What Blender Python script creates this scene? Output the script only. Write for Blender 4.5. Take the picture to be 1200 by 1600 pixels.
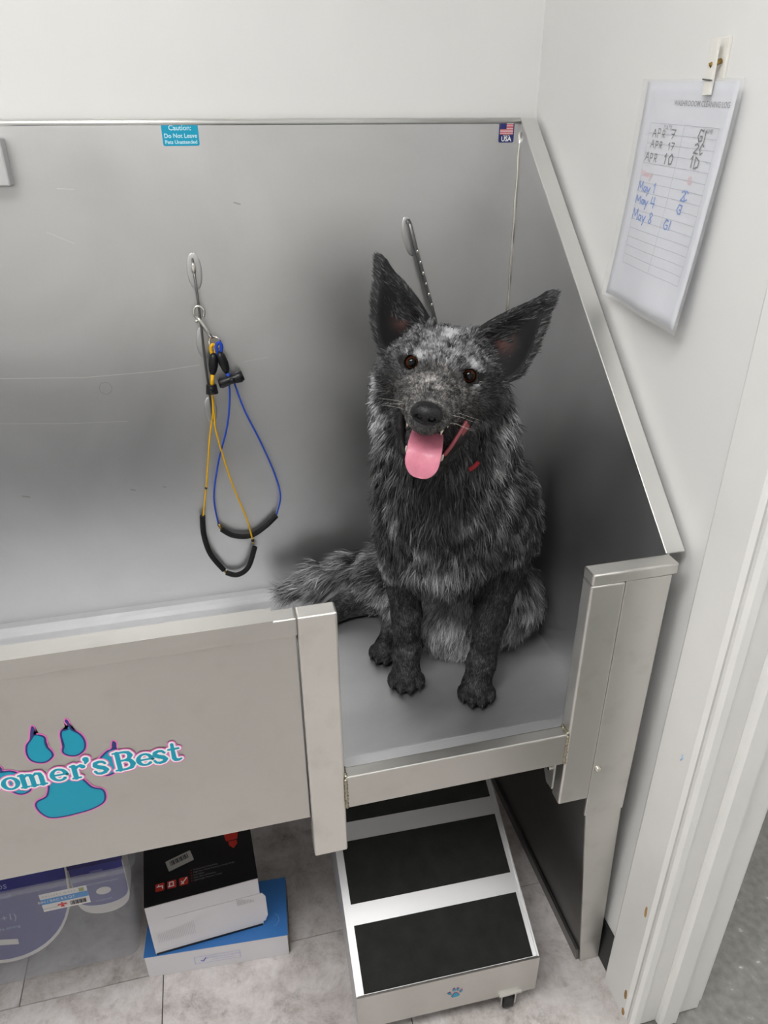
import bpy, bmesh, math, random
import numpy as np
from mathutils import Vector, Matrix

for o in list(bpy.data.objects): bpy.data.objects.remove(o)
scene = bpy.context.scene
COL = scene.collection
random.seed(4); rng = np.random.default_rng(7)

# ---------------------------------------------------------------- camera
cam_data = bpy.data.cameras.new('camera')
cam = bpy.data.objects.new('camera', cam_data); COL.objects.link(cam)
cam_data.sensor_fit = 'VERTICAL'; cam_data.sensor_height = 36.0
cam_data.lens = 1122.91 / 1600 * 36.0
cam_data.clip_start = 0.02
CR = Vector((0.9718456, -0.23552985, -0.00646629)); CU = Vector((0.11530262, 0.45147119, 0.88480454)); CF = Vector((0.20547854, 0.86063898, -0.4659175))
CP = Vector((-0.58460243, -1.36484765, 1.475309))
cam.matrix_world = Matrix(((CR.x, CU.x, -CF.x, CP.x), (CR.y, CU.y, -CF.y, CP.y), (CR.z, CU.z, -CF.z, CP.z), (0, 0, 0, 1)))
scene.camera = cam

# ---------------------------------------------------------------- world and exposure
world = bpy.data.worlds.new('world'); scene.world = world; world.use_nodes = True
world.node_tree.nodes['Background'].inputs[0].default_value = (0.6, 0.65, 0.7, 1)
world.node_tree.nodes['Background'].inputs[1].default_value = 0.15
scene.view_settings.view_transform = 'Standard'; scene.view_settings.look = 'None'
scene.view_settings.gamma = 1.0; scene.view_settings.use_curve_mapping = False
scene.view_settings.exposure = 0.0
LAMP = 16.8         # strength of the ceiling troffers' diffusers
FURN = 400000       # strands in the dog's coat

# ---------------------------------------------------------------- materials
def srgb(r, g, b):
    f = lambda c: (c/255/12.92) if c/255 <= .04045 else ((c/255+.055)/1.055)**2.4
    return (f(r), f(g), f(b), 1)
MATS = {}
def mat(name, col, rough=.5, metal=0., spec=.5, var=0., scale=8., bump=0., bscale=60., stretch=None, trans=0., alpha=1., ior=1.45, emit=None, coat=0., aniso=0.):
    if name in MATS: return MATS[name]
    m = bpy.data.materials.new(name); m.use_nodes = True; nt = m.node_tree; b = nt.nodes['Principled BSDF']
    b.inputs['Base Color'].default_value = col; b.inputs['Roughness'].default_value = rough; b.inputs['Metallic'].default_value = metal
    b.inputs['Specular IOR Level'].default_value = spec; b.inputs['IOR'].default_value = ior
    b.inputs['Transmission Weight'].default_value = trans; b.inputs['Alpha'].default_value = alpha; b.inputs['Coat Weight'].default_value = coat
    if aniso: b.inputs['Anisotropic'].default_value = aniso
    tc = nt.nodes.new('ShaderNodeTexCoord'); mp = nt.nodes.new('ShaderNodeMapping'); nt.links.new(tc.outputs['Object'], mp.inputs[0])
    if stretch: mp.inputs['Scale'].default_value = stretch
    if var:
        n = nt.nodes.new('ShaderNodeTexNoise'); n.inputs['Scale'].default_value = scale; n.inputs['Detail'].default_value = 6
        nt.links.new(mp.outputs[0], n.inputs['Vector'])
        r = nt.nodes.new('ShaderNodeMapRange'); r.inputs[1].default_value = .3; r.inputs[2].default_value = .7
        r.inputs[3].default_value = 1 - var; r.inputs[4].default_value = 1 + var
        nt.links.new(n.outputs['Fac'], r.inputs[0])
        mx = nt.nodes.new('ShaderNodeMix'); mx.data_type = 'RGBA'; mx.blend_type = 'MULTIPLY'; mx.inputs[0].default_value = 1
        mx.inputs[6].default_value = col; nt.links.new(r.outputs[0], mx.inputs[7]); nt.links.new(mx.outputs[2], b.inputs['Base Color'])
    if bump:
        n2 = nt.nodes.new('ShaderNodeTexNoise'); n2.inputs['Scale'].default_value = bscale; n2.inputs['Detail'].default_value = 4
        nt.links.new(mp.outputs[0], n2.inputs['Vector'])
        bp = nt.nodes.new('ShaderNodeBump'); bp.inputs['Strength'].default_value = bump; bp.inputs['Distance'].default_value = .002
        nt.links.new(n2.outputs['Fac'], bp.inputs['Height']); nt.links.new(bp.outputs[0], b.inputs['Normal'])
    if emit:
        b.inputs['Emission Color'].default_value = emit[0]; b.inputs['Emission Strength'].default_value = emit[1]
    MATS[name] = m; return m

def steel(name, col, rough, stretch, smudge=.12, dirt=0.):
    """brushed stainless sheet: grain stretched along one axis, cloudy smudges, faint water stains"""
    m = bpy.data.materials.new(name); m.use_nodes = True; nt = m.node_tree; b = nt.nodes['Principled BSDF']; L = nt.links.new
    b.inputs['Metallic'].default_value = 1
    tc = nt.nodes.new('ShaderNodeTexCoord'); mp = nt.nodes.new('ShaderNodeMapping'); mp.inputs['Scale'].default_value = stretch
    L(tc.outputs['Object'], mp.inputs[0])
    g = nt.nodes.new('ShaderNodeTexNoise'); g.inputs['Scale'].default_value = 9; g.inputs['Detail'].default_value = 8; L(mp.outputs[0], g.inputs['Vector'])
    s = nt.nodes.new('ShaderNodeTexNoise'); s.inputs['Scale'].default_value = 3.2; s.inputs['Detail'].default_value = 5; s.inputs['Distortion'].default_value = .6; L(tc.outputs['Object'], s.inputs['Vector'])
    r1 = nt.nodes.new('ShaderNodeMapRange'); r1.inputs[1].default_value = .3; r1.inputs[2].default_value = .7; r1.inputs[3].default_value = rough - .05; r1.inputs[4].default_value = rough + .06
    L(s.outputs['Fac'], r1.inputs[0])
    gr = nt.nodes.new('ShaderNodeMath'); gr.operation = 'MULTIPLY_ADD'; gr.inputs[1].default_value = .10; L(g.outputs['Fac'], gr.inputs[0]); L(r1.outputs[0], gr.inputs[2])
    L(gr.outputs[0], b.inputs['Roughness'])
    r2 = nt.nodes.new('ShaderNodeMapRange'); r2.inputs[1].default_value = .3; r2.inputs[2].default_value = .7; r2.inputs[3].default_value = 1 - smudge; r2.inputs[4].default_value = 1 + smudge * .6
    L(s.outputs['Fac'], r2.inputs[0])
    mx = nt.nodes.new('ShaderNodeMix'); mx.data_type = 'RGBA'; mx.blend_type = 'MULTIPLY'; mx.inputs[0].default_value = 1; mx.inputs[6].default_value = col
    L(r2.outputs[0], mx.inputs[7]); out = mx.outputs[2]
    if dirt:
        d = nt.nodes.new('ShaderNodeTexNoise'); d.inputs['Scale'].default_value = 22; d.inputs['Detail'].default_value = 7; L(tc.outputs['Object'], d.inputs['Vector'])
        rr = nt.nodes.new('ShaderNodeMapRange'); rr.inputs[1].default_value = .55; rr.inputs[2].default_value = .8; rr.inputs[3].default_value = 0; rr.inputs[4].default_value = dirt; L(d.outputs['Fac'], rr.inputs[0])
        m2 = nt.nodes.new('ShaderNodeMix'); m2.data_type = 'RGBA'; m2.inputs[7].default_value = (.18, .16, .11, 1); L(rr.outputs[0], m2.inputs[0]); L(out, m2.inputs[6]); out = m2.outputs[2]
    L(out, b.inputs['Base Color'])
    bp = nt.nodes.new('ShaderNodeBump'); bp.inputs['Strength'].default_value = .05; bp.inputs['Distance'].default_value = .001; L(g.outputs['Fac'], bp.inputs['Height']); L(bp.outputs[0], b.inputs['Normal'])
    MATS[name] = m; return m

ST_BACK = steel('steel_back', (.63, .63, .63, 1), .37, (40, 40, 1.2), .10)
ST_SIDE = steel('steel_side', (.64, .64, .65, 1), .42, (40, 40, 1.2), .10)
ST_PAN = steel('steel_pan', (.66, .665, .68, 1), .50, (1.5, 40, 40), .18)
ST_FRONT = steel('steel_front', (.575, .565, .54, 1), .36, (1.5, 40, 40), .06, .10)
ST_POST = steel('steel_post', (.72, .71, .68, 1), .36, (40, 40, 1.2), .10, .16)
ST_UNDER_SHADE = steel('steel_under_shade', (.26, .257, .25, 1), .36, (40, 40, 1.2), .15, .3)  # tub steel darkened: the shade below the tub is put into the colour
ST_EDGE = steel('steel_edge', (.80, .80, .78, 1), .34, (1.2, 40, 40), .06)
CHROME = mat('polished_nickel', (.75, .73, .68, 1), .15, 1)
WELD = mat('weld_bead_metal', (.42, .39, .30, 1), .4, 1, bump=.8, bscale=200)
DARKSTEEL = mat('dark_wire', (.20, .20, .20, 1), .35, 1)
WALL = mat('white_wall_paint', (.80, .80, .788, 1), .55, var=.015, scale=5, bump=.08, bscale=25)
CEIL = mat('ceiling_paint', (.82, .82, .80, 1), .8, var=.02)
TRIM = mat('white_gloss_trim', (.82, .82, .805, 1), .32, var=.02, scale=12, bump=.06, bscale=18)
BLACKRUB = mat('black_vinyl_base', (.012, .012, .014, 1), .45)

def tile_material():
    m = bpy.data.materials.new('stone_look_vinyl'); m.use_nodes = True; nt = m.node_tree; b = nt.nodes['Principled BSDF']; L = nt.links.new
    tc = nt.nodes.new('ShaderNodeTexCoord'); oi = nt.nodes.new('ShaderNodeObjectInfo')
    ad = nt.nodes.new('ShaderNodeVectorMath'); ad.operation = 'ADD'; L(tc.outputs['Object'], ad.inputs[0])
    cm = nt.nodes.new('ShaderNodeCombineXYZ'); mu = nt.nodes.new('ShaderNodeMath'); mu.operation = 'MULTIPLY'; mu.inputs[1].default_value = 37; L(oi.outputs['Random'], mu.inputs[0]); L(mu.outputs[0], cm.inputs[0]); L(mu.outputs[0], cm.inputs[1]); L(cm.outputs[0], ad.inputs[1])
    n = nt.nodes.new('ShaderNodeTexNoise'); n.inputs['Scale'].default_value = 11; n.inputs['Detail'].default_value = 13; n.inputs['Roughness'].default_value = .78; n.inputs['Distortion'].default_value = .25; L(ad.outputs[0], n.inputs['Vector'])
    c = nt.nodes.new('ShaderNodeValToRGB'); L(n.outputs['Fac'], c.inputs[0])
    e = c.color_ramp.elements; e[0].position = .30; e[0].color = srgb(134, 126, 121); e[1].position = .62; e[1].color = srgb(218, 213, 212)
    e2 = e.new(.45); e2.color = srgb(190, 183, 180); e3 = e.new(.52); e3.color = srgb(204, 198, 196)
    n2 = nt.nodes.new('ShaderNodeTexNoise'); n2.inputs['Scale'].default_value = 26; n2.inputs['Detail'].default_value = 9; n2.inputs['Roughness'].default_value = .7; L(ad.outputs[0], n2.inputs['Vector'])
    r = nt.nodes.new('ShaderNodeMapRange'); r.inputs[1].default_value = .33; r.inputs[2].default_value = .43; r.inputs[3].default_value = .70; r.inputs[4].default_value = 1; L(n2.outputs['Fac'], r.inputs[0])
    mx = nt.nodes.new('ShaderNodeMix'); mx.data_type = 'RGBA'; mx.blend_type = 'MULTIPLY'; mx.inputs[0].default_value = 1; L(c.outputs[0], mx.inputs[6]); L(r.outputs[0], mx.inputs[7])
    L(mx.outputs[2], b.inputs['Base Color']); b.inputs['Roughness'].default_value = .5
    return m
TILE = tile_material()

# ---------------------------------------------------------------- mesh helpers
def link(name, me, m=None, parent=None):
    o = bpy.data.objects.new(name, me); COL.objects.link(o)
    if m is not None: me.materials.append(m)
    if parent is not None: o.parent = parent
    return o
def tag(o, label, cat=None, group=None, kind=None):
    o['label'] = label
    if cat: o['category'] = cat
    if group: o['group'] = group
    if kind: o['kind'] = kind
    return o
def empty(name, loc=(0, 0, 0)):
    o = bpy.data.objects.new(name, None); COL.objects.link(o); o.empty_display_size = .05; o.location = loc; return o
def finish(bm, name, m, parent=None, smooth=False):
    """mesh built in world coordinates; parented things keep world coordinates"""
    me = bpy.data.meshes.new(name); bmesh.ops.recalc_face_normals(bm, faces=bm.faces); bm.to_mesh(me); bm.free()
    if smooth:
        for p in me.polygons: p.use_smooth = True
    o = link(name, me, m, parent)
    if parent is not None: o.matrix_parent_inverse = parent_world(parent).inverted()
    return o
def parent_world(p):
    mw = Matrix.Translation(p.location) @ p.rotation_euler.to_matrix().to_4x4()
    if p.parent is not None: mw = parent_world(p.parent) @ p.matrix_parent_inverse @ mw
    return mw
def hexa(bm, pts):
    """eight corners: bottom ring then top ring"""
    v = [bm.verts.new(p) for p in pts]
    for f in ((3, 2, 1, 0), (4, 5, 6, 7), (0, 1, 5, 4), (1, 2, 6, 5), (2, 3, 7, 6), (3, 0, 4, 7)): bm.faces.new([v[i] for i in f])
    return v
def bevel(bm, w, seg=2):
    bmesh.ops.bevel(bm, geom=list(bm.edges), offset=w, segments=seg, affect='EDGES', profile=.5)
def box(name, lo, hi, m, parent=None, bev=0., seg=2):
    bm = bmesh.new(); (x0, y0, z0), (x1, y1, z1) = lo, hi
    hexa(bm, [(x0, y0, z0), (x1, y0, z0), (x1, y1, z0), (x0, y1, z0), (x0, y0, z1), (x1, y0, z1), (x1, y1, z1), (x0, y1, z1)])
    if bev: bevel(bm, bev, seg)
    return finish(bm, name, m, parent)
def prism(name, poly, axis, a, b, m, parent=None, bev=0.):
    """polygon in the two other axes extruded along axis (0,1,2) from a to b"""
    bm = bmesh.new()
    def P(p, t): q = list(p); q.insert(axis, t); return q
    A = [bm.verts.new(P(p, a)) for p in poly]; B = [bm.verts.new(P(p, b)) for p in poly]; n = len(poly)
    bm.faces.new(A); bm.faces.new(B[::-1])
    for i in range(n): bm.faces.new((A[i], B[i], B[(i+1) % n], A[(i+1) % n]))
    if bev: bevel(bm, bev)
    return finish(bm, name, m, parent)
def add_tube(bm, pts, r, seg=10, caps=True):
    """tube through points; r a number or a list"""
    P = [Vector(p) for p in pts]; n = len(P); R = r if isinstance(r, (list, tuple)) else [r]*n
    t0 = (P[1]-P[0]).normalized(); up = Vector((0, 0, 1)) if abs(t0.z) < .9 else Vector((1, 0, 0)); N = t0.cross(up).normalized()
    rings = []
    for i in range(n):
        t = (P[min(i+1, n-1)] - P[max(i-1, 0)]).normalized(); N = (N - t*N.dot(t)).normalized(); B = t.cross(N)
        rings.append([bm.verts.new(P[i] + (N*math.cos(a) + B*math.sin(a))*R[i]) for a in [2*math.pi*k/seg for k in range(seg)]])
    for i in range(n-1):
        for k in range(seg): bm.faces.new((rings[i][k], rings[i][(k+1) % seg], rings[i+1][(k+1) % seg], rings[i+1][k]))
    if caps: bm.faces.new(rings[0][::-1]); bm.faces.new(rings[-1])
def tube(name, pts, r, m, parent=None, seg=10):
    bm = bmesh.new(); add_tube(bm, pts, r, seg); return finish(bm, name, m, parent, True)
def spline(pts, n=8, closed=False):
    P = [np.array(p, float) for p in pts]; out = []; N = len(P); rngi = range(N) if closed else range(N-1)
    for i in rngi:
        if closed: a, b, c, d = P[i-1], P[i], P[(i+1) % N], P[(i+2) % N]
        else: a, b, c, d = P[max(i-1, 0)], P[i], P[i+1], P[min(i+2, N-1)]
        for k in range(n):
            t = k/n; out.append(.5*((2*b) + (-a+c)*t + (2*a-5*b+4*c-d)*t*t + (-a+3*b-3*c+d)*t**3))
    if not closed: out.append(P[-1])
    return [tuple(p) for p in out]
def ellipsoid(name, c, r, m, parent=None, rot=None, u=20, v=12):
    bm = bmesh.new(); bmesh.ops.create_uvsphere(bm, u_segments=u, v_segments=v, radius=1)
    M = Matrix.Translation(c) @ (rot.to_4x4() if rot is not None else Matrix.Identity(4)) @ Matrix.Diagonal((r[0], r[1], r[2], 1))
    bmesh.ops.transform(bm, matrix=M, verts=bm.verts); return finish(bm, name, m, parent, True)
def disc(name, c, axis, r, h, m, parent=None, seg=20, r2=None):
    """short cylinder centred on c"""
    bm = bmesh.new(); bmesh.ops.create_cone(bm, cap_ends=True, segments=seg, radius1=r, radius2=r if r2 is None else r2, depth=h)
    q = Vector((0, 0, 1)).rotation_difference(Vector(axis)); bmesh.ops.transform(bm, matrix=Matrix.Translation(c) @ q.to_matrix().to_4x4(), verts=bm.verts)
    return finish(bm, name, m, parent)
# flat print on a surface: frame = (origin, ex, ey, n); polygons in (ex, ey) coordinates, lifted along n
def sheet(name, polys, frame, lift, m, parent=None):
    O, ex, ey, n = [Vector(q) for q in frame]; bm = bmesh.new()
    for i, poly in enumerate(polys):     # overlapping strokes sit on hair-thin steps
        vs = [bm.verts.new(O + ex*p[0] + ey*p[1] + n*(lift + (i % 14)*1.1e-5)) for p in poly]
        try: bm.faces.new(vs)
        except ValueError: pass
    me = bpy.data.meshes.new(name); bmesh.ops.triangulate(bm, faces=bm.faces); bm.to_mesh(me); bm.free()
    o = link(name, me, m, parent)
    if parent is not None: o.matrix_parent_inverse = parent_world(parent).inverted()
    return o
def stroke_polys(lines, w, seg=8):
    """flat strokes with round ends and joints; each line is a list of (x, y) or (x, y, width factor)"""
    out = []
    for ln in lines:
        L = [(p[0], p[1], (p[2] if len(p) > 2 else 1.)) for p in ln]
        for i, (x, y, k) in enumerate(L):
            out.append([(x + w*k/2*math.cos(2*math.pi*j/seg), y + w*k/2*math.sin(2*math.pi*j/seg)) for j in range(seg)])
            if i:
                x0, y0, k0 = L[i-1]; dx, dy = x-x0, y-y0; l = math.hypot(dx, dy) or 1; nx, ny = -dy/l, dx/l
                out.append([(x0+nx*w*k0/2, y0+ny*w*k0/2), (x+nx*w*k/2, y+ny*w*k/2), (x-nx*w*k/2, y-ny*w*k/2), (x0-nx*w*k0/2, y0-ny*w*k0/2)])
    return out
def text(name, body, frame, pos, size, lift, m, parent=None, align='CENTER', offset=0., sx=1.):
    O, ex, ey, n = [Vector(q) for q in frame]
    cu = bpy.data.curves.new(name, 'FONT'); cu.body = body; cu.size = size; cu.align_x = align; cu.align_y = 'CENTER'; cu.offset = offset; cu.resolution_u = 3
    to = bpy.data.objects.new(name, cu); COL.objects.link(to)
    dg = bpy.context.evaluated_depsgraph_get(); me = bpy.data.meshes.new_from_object(to.evaluated_get(dg)); bpy.data.objects.remove(to); bpy.data.curves.remove(cu)
    T = O + ex*pos[0] + ey*pos[1] + n*lift
    M = Matrix(((ex.x*sx, ey.x, n.x, T.x), (ex.y*sx, ey.y, n.y, T.y), (ex.z*sx, ey.z, n.z, T.z), (0, 0, 0, 1)))
    me.transform(M); me.materials.clear()
    o = link(name, me, m, parent)
    if parent is not None: o.matrix_parent_inverse = parent_world(parent).inverted()
    return o
def struct(o, label, cat): return tag(o, label, cat, kind='structure')

# ================================================================ THE ROOM
XW = .0375; YB = .022; XL = -2.3; YF = -2.7; HC = 2.5
YC = -.6585             # where the door casing starts on the right wall
struct(box('wall_back', (XL-.1, YB, 0), (XW, YB+.1, HC), WALL), 'white painted wall behind the steel tub', 'wall')
struct(box('wall_right', (XW, YC-.075, 0), (XW+.13, YB+.1, HC), WALL), 'white painted wall on the right with a paper hung on it', 'wall')
struct(box('wall_left', (XL-.1, YF, 0), (XL, YB, HC), WALL), 'white painted wall on the left of the room', 'wall')
struct(box('wall_front', (XL-.1, YF-.1, 0), (2.2, YF, HC), WALL), 'white painted wall behind the viewer', 'wall')
struct(box('ceiling', (XL-.1, YF-.1, HC), (2.2, YB+.6, HC+.1), CEIL), 'white ceiling of the wash room', 'ceiling')
YO = -1.58              # far side of the doorway
wr2 = struct(box('wall_right_near', (XW, YF, 0), (XW+.13, YO, HC), WALL), 'white painted wall on the near side of the doorway', 'wall')
struct(box('wall_right_lintel', (XW, YO, 2.08), (XW+.13, YC-.075, HC), WALL), 'white wall above the doorway', 'wall')
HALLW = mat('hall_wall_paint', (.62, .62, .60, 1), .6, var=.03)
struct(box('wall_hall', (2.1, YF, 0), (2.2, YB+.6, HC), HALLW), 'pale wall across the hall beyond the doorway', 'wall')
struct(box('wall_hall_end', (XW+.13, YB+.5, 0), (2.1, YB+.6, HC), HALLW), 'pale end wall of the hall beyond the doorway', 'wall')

def concrete_material():
    m = bpy.data.materials.new('grey_concrete'); m.use_nodes = True; nt = m.node_tree; b = nt.nodes['Principled BSDF']; L = nt.links.new
    tc = nt.nodes.new('ShaderNodeTexCoord')
    n = nt.nodes.new('ShaderNodeTexNoise'); n.inputs['Scale'].default_value = 60; n.inputs['Detail'].default_value = 10; L(tc.outputs['Object'], n.inputs['Vector'])
    c = nt.nodes.new('ShaderNodeValToRGB'); L(n.outputs['Fac'], c.inputs[0]); e = c.color_ramp.elements
    e[0].position = .25; e[0].color = srgb(104, 104, 100); e[1].position = .66; e[1].color = srgb(130, 129, 125); k = e.new(.74); k.color = srgb(190, 188, 183)
    L(c.outputs[0], b.inputs['Base Color']); b.inputs['Roughness'].default_value = .45
    return m
struct(box('floor_hall', (XW, YF, -.06), (2.1, YB+.5, -.004), concrete_material()), 'speckled grey concrete floor beyond the doorway', 'floor')

GROUT = mat('tile_joint', srgb(78, 72, 68), .9)
floor = struct(box('floor', (XL, YF, -.06), (XW, YB, -.0035), GROUT), 'stone-look vinyl tile floor of the wash room', 'floor')
TW = .457
def tile_mesh(w, d):
    bm = bmesh.new(); g = .0006
    hexa(bm, [(g, g, -.0035), (w-g, g, -.0035), (w-g, d-g, -.0035), (g, d-g, -.0035), (g+.0006, g+.0006, 0), (w-g-.0006, g+.0006, 0), (w-g-.0006, d-g-.0006, 0), (g+.0006, d-g-.0006, 0)])
    me = bpy.data.meshes.new('tile'); bmesh.ops.recalc_face_normals(bm, faces=bm.faces); bm.to_mesh(me); bm.free(); me.materials.append(TILE); return me
tcache = {}
for j in range(-6, 2):
    y0 = -.443 + j*TW; y1 = y0 + TW; y0c, y1c = max(y0, YF), min(y1, YB)
    if y1c - y0c < .01: continue
    off = -.823 if j % 2 else -1.09
    for i in range(-5, 4):
        x0 = off + i*TW; x1 = x0 + TW; x0c, x1c = max(x0, XL), min(x1, XW - .001)
        if x1c - x0c < .01: continue
        key = (round(x1c-x0c, 3), round(y1c-y0c, 3))
        if key not in tcache: tcache[key] = tile_mesh(x1c-x0c, y1c-y0c)
        t = bpy.data.objects.new('floor_tile', tcache[key]); COL.objects.link(t); t.location = (x0c, y0c, 0); t.parent = floor

struct(box('baseboard_right', (XW-.006, YC, 0), (XW, YB, .105), BLACKRUB, bev=.002), 'black vinyl cove base along the right wall beside the tub leg', 'baseboard')
struct(box('baseboard_back', (XL, YB-.006, 0), (XW-.006, YB, .105), BLACKRUB), 'black vinyl cove base along the back wall under the tub', 'baseboard')

# door casing and jamb (far side of the doorway)
tr = struct(empty('trim_1', (XW, YC, 0)), 'white painted door casing with rounded edges and chips', 'door trim')
prism('casing_board', [(XW, YC), (XW-.012, YC-.002), (XW-.016, YC-.008), (XW-.016, YC-.075), (XW-.012, YC-.082), (XW, YC-.084)], 2, 0, 2.14, TRIM, tr)
prism('casing_bead', [(XW-.003, YC-.0845), (XW-.012, YC-.0855), (XW-.013, YC-.092), (XW-.008, YC-.098), (XW+.004, YC-.099), (XW+.004, YC-.0845)], 2, 0, 2.08, TRIM, tr)
prism('jamb_board', [(XW+.0045, YC-.075), (XW+.13, YC-.075), (XW+.13, YC-.095), (XW+.0045, YC-.095)], 2, 0, 2.08, TRIM, tr)
prism('door_stop', [(XW+.040, YC-.0955), (XW+.040, YC-.104), (XW+.045, YC-.109), (XW+.075, YC-.109), (XW+.080, YC-.104), (XW+.080, YC-.0955)], 2, 0, 2.06, TRIM, tr)
prism('casing_board', [(XW+.131, YC+.01), (XW+.145, YC+.01), (XW+.147, YC-.07), (XW+.145, YC-.085), (XW+.131, YC-.088)], 2, 0, 2.14, TRIM, tr)
CHIP = mat('bare_wood_chip', srgb(170, 135, 85), .8, var=.2, scale=60)
def chip(y, z, w, h, x=XW-.0163):
    bm = bmesh.new(); vs = [bm.verts.new((x + .0002*math.sin(3*a), y + w*math.cos(a)*(1+.2*math.sin(2*a)), z + h*math.sin(a))) for a in [2*math.pi*k/12 for k in range(12)]]
    r = bmesh.ops.extrude_face_region(bm, geom=[bm.faces.new(vs)]); bmesh.ops.translate(bm, verts=[v for v in r['geom'] if isinstance(v, bmesh.types.BMVert)], vec=(.0008, 0, 0))
    return tag(finish(bm, 'paint_chip', CHIP, tr), 'bare wood showing through chipped paint')
chip(YC-.066, .30, .003, .014); chip(YC-.069, .06, .004, .013); chip(YC-.073, .012, .004, .010)
MARK = mat('blue_crayon_smudge', srgb(165, 195, 225), .7)
tag(finish((lambda b: (add_tube(b, [(XW-.0162, YC-.058, .66), (XW-.0162, YC-.060, .655), (XW-.0162, YC-.057, .648)], .0012, 6), b)[1])(bmesh.new()), 'blue_smudge', MARK, tr), 'small pale blue smudge')
tr2 = struct(empty('trim_2', (XW, YO, 0)), 'white door casing on the near side of the doorway', 'door trim')
prism('casing_board', [(XW, YO), (XW-.016, YO+.002), (XW-.016, YO-.08), (XW, YO-.084)], 2, 0, 2.14, TRIM, tr2)
prism('jamb_board', [(XW, YO+.0005), (XW+.13, YO+.0005), (XW+.13, YO+.018), (XW, YO+.018)], 2, 0, 2.08, TRIM, tr2)
tr3 = struct(box('trim_3', (XW-.016, YO-.08, 2.085), (XW-.0005, YC-.005, 2.16), TRIM), 'white head casing above the doorway', 'door trim')

# ceiling troffers (the room's own lamps)
DIFF = mat('lamp_diffuser', (.9, .9, .88, 1), .6, emit=((1, .99, .975, 1), LAMP))
DIFFH = mat('hall_lamp_diffuser', (.9, .9, .88, 1), .6, emit=((1, .99, .975, 1), LAMP*1.0))
FRAME = mat('lamp_frame_white', (.8, .8, .8, 1), .5)
def troffer(cx, cy, lx, ly, label, m):
    t = empty('ceiling_light', (cx, cy, HC-.03)); tag(t, label, 'ceiling light', 'ceiling lights')
    for (a, b, c, d) in ((-lx/2, -ly/2, lx/2, -ly/2+.03), (-lx/2, ly/2-.03, lx/2, ly/2), (-lx/2, -ly/2+.03, -lx/2+.03, ly/2-.03), (lx/2-.03, -ly/2+.03, lx/2, ly/2-.03)):
        box('frame', (cx+a, cy+b, HC-.03), (cx+c, cy+d, HC-.0005), FRAME, t)
    box('diffuser', (cx-lx/2+.031, cy-ly/2+.031, HC-.022), (cx+lx/2-.031, cy+ly/2-.031, HC-.004), m, t)
troffer(-1.12, -1.35, 1.2, .6, 'white ceiling light panel above the viewer', DIFF)
troffer(1.1, -1.2, .6, 1.2, 'white ceiling light panel in the hall beyond the doorway', DIFFH)

# ================================================================ THE TUB
tub = empty('grooming_tub', (-.65, -.3, .5))
tag(tub, 'stainless steel dog grooming tub with high back splash and step-in front', 'tub')
X0 = -1.36; YT = -.6447; ZF = .564; ZT = 1.4961
def T(o, label=None):
    if label: o['label'] = label
    return o
back = box('back_panel', (X0, 0, ZF-.002), (0, .003, ZT-.004), ST_BACK, tub)
# rolled hem along the top of the back
bm = bmesh.new(); add_tube(bm, [(X0, .0045, ZT-.003), (.001, .0045, ZT-.003)], .0062, 12); finish(bm, 'top_hem', ST_EDGE, tub, True)
def side(x, sgn, wide):
    p = prism('side_panel', [(.003, ZF-.002), (.003, ZT), (-.6205, .9526), (-.6205, ZF-.002)], 0, x, x+.003*sgn, ST_SIDE, tub)
    bm = bmesh.new(); t = .0035
    a, b = Vector((0, .003, ZT)), Vector((0, -.618, .951)); d = (b-a).normalized(); n = Vector((0, -d.z, d.y)); n = n if n.z > 0 else -n
    pts = []
    for q in (a, b):
        for (xx, k) in ((x-.002*sgn, 0), (x+wide*sgn, 0), (x+wide*sgn, t), (x-.002*sgn, t)): pts.append(Vector((xx, q.y, q.z)) + n*k)
    hexa(bm, [pts[0], pts[1], pts[5], pts[4], pts[3], pts[2], pts[6], pts[7]]); bevel(bm, .0012)
    finish(bm, 'edge_flange', ST_EDGE, tub)
    return p
side(0, 1, .028); side(X0, -1, .028)
# seam bead where the back meets the side
bm = bmesh.new(); pts = [(-.002 + .0006*math.sin(i*2.1), -.0015, ZF + (ZT-.02-ZF)*i/40) for i in range(41)]
add_tube(bm, pts, [.0026 + .0008*math.sin(i*1.7) for i in range(41)], 8); T(finish(bm, 'corner_seam', CHROME, tub, True), 'bright welded seam in the back corner')
# floor pan, gently cove-bent up into the back
bm = bmesh.new(); prof = [(-.604, ZF-.004), (-.604, ZF), (-.03, ZF), (-.015, ZF+.002), (-.005, ZF+.007), (-.0005, ZF+.016), (.002, ZF+.016), (.002, ZF-.004)]
A = [bm.verts.new((X0, y, z)) for y, z in prof]; B = [bm.verts.new((0, y, z)) for y, z in prof]
for i in range(len(prof)): bm.faces.new((A[i], B[i], B[(i+1) % len(prof)], A[(i+1) % len(prof)]))
bm.faces.new(A); bm.faces.new(B); finish(bm, 'floor_pan', ST_PAN, tub)
box('pan_front', (-.4727, -.6068, .56), (-.001, -.6042, .664), ST_PAN, tub)
box('pan_flange', (-.4727, -.6237, .655), (-.001, -.6069, .664), ST_PAN, tub)
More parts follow.
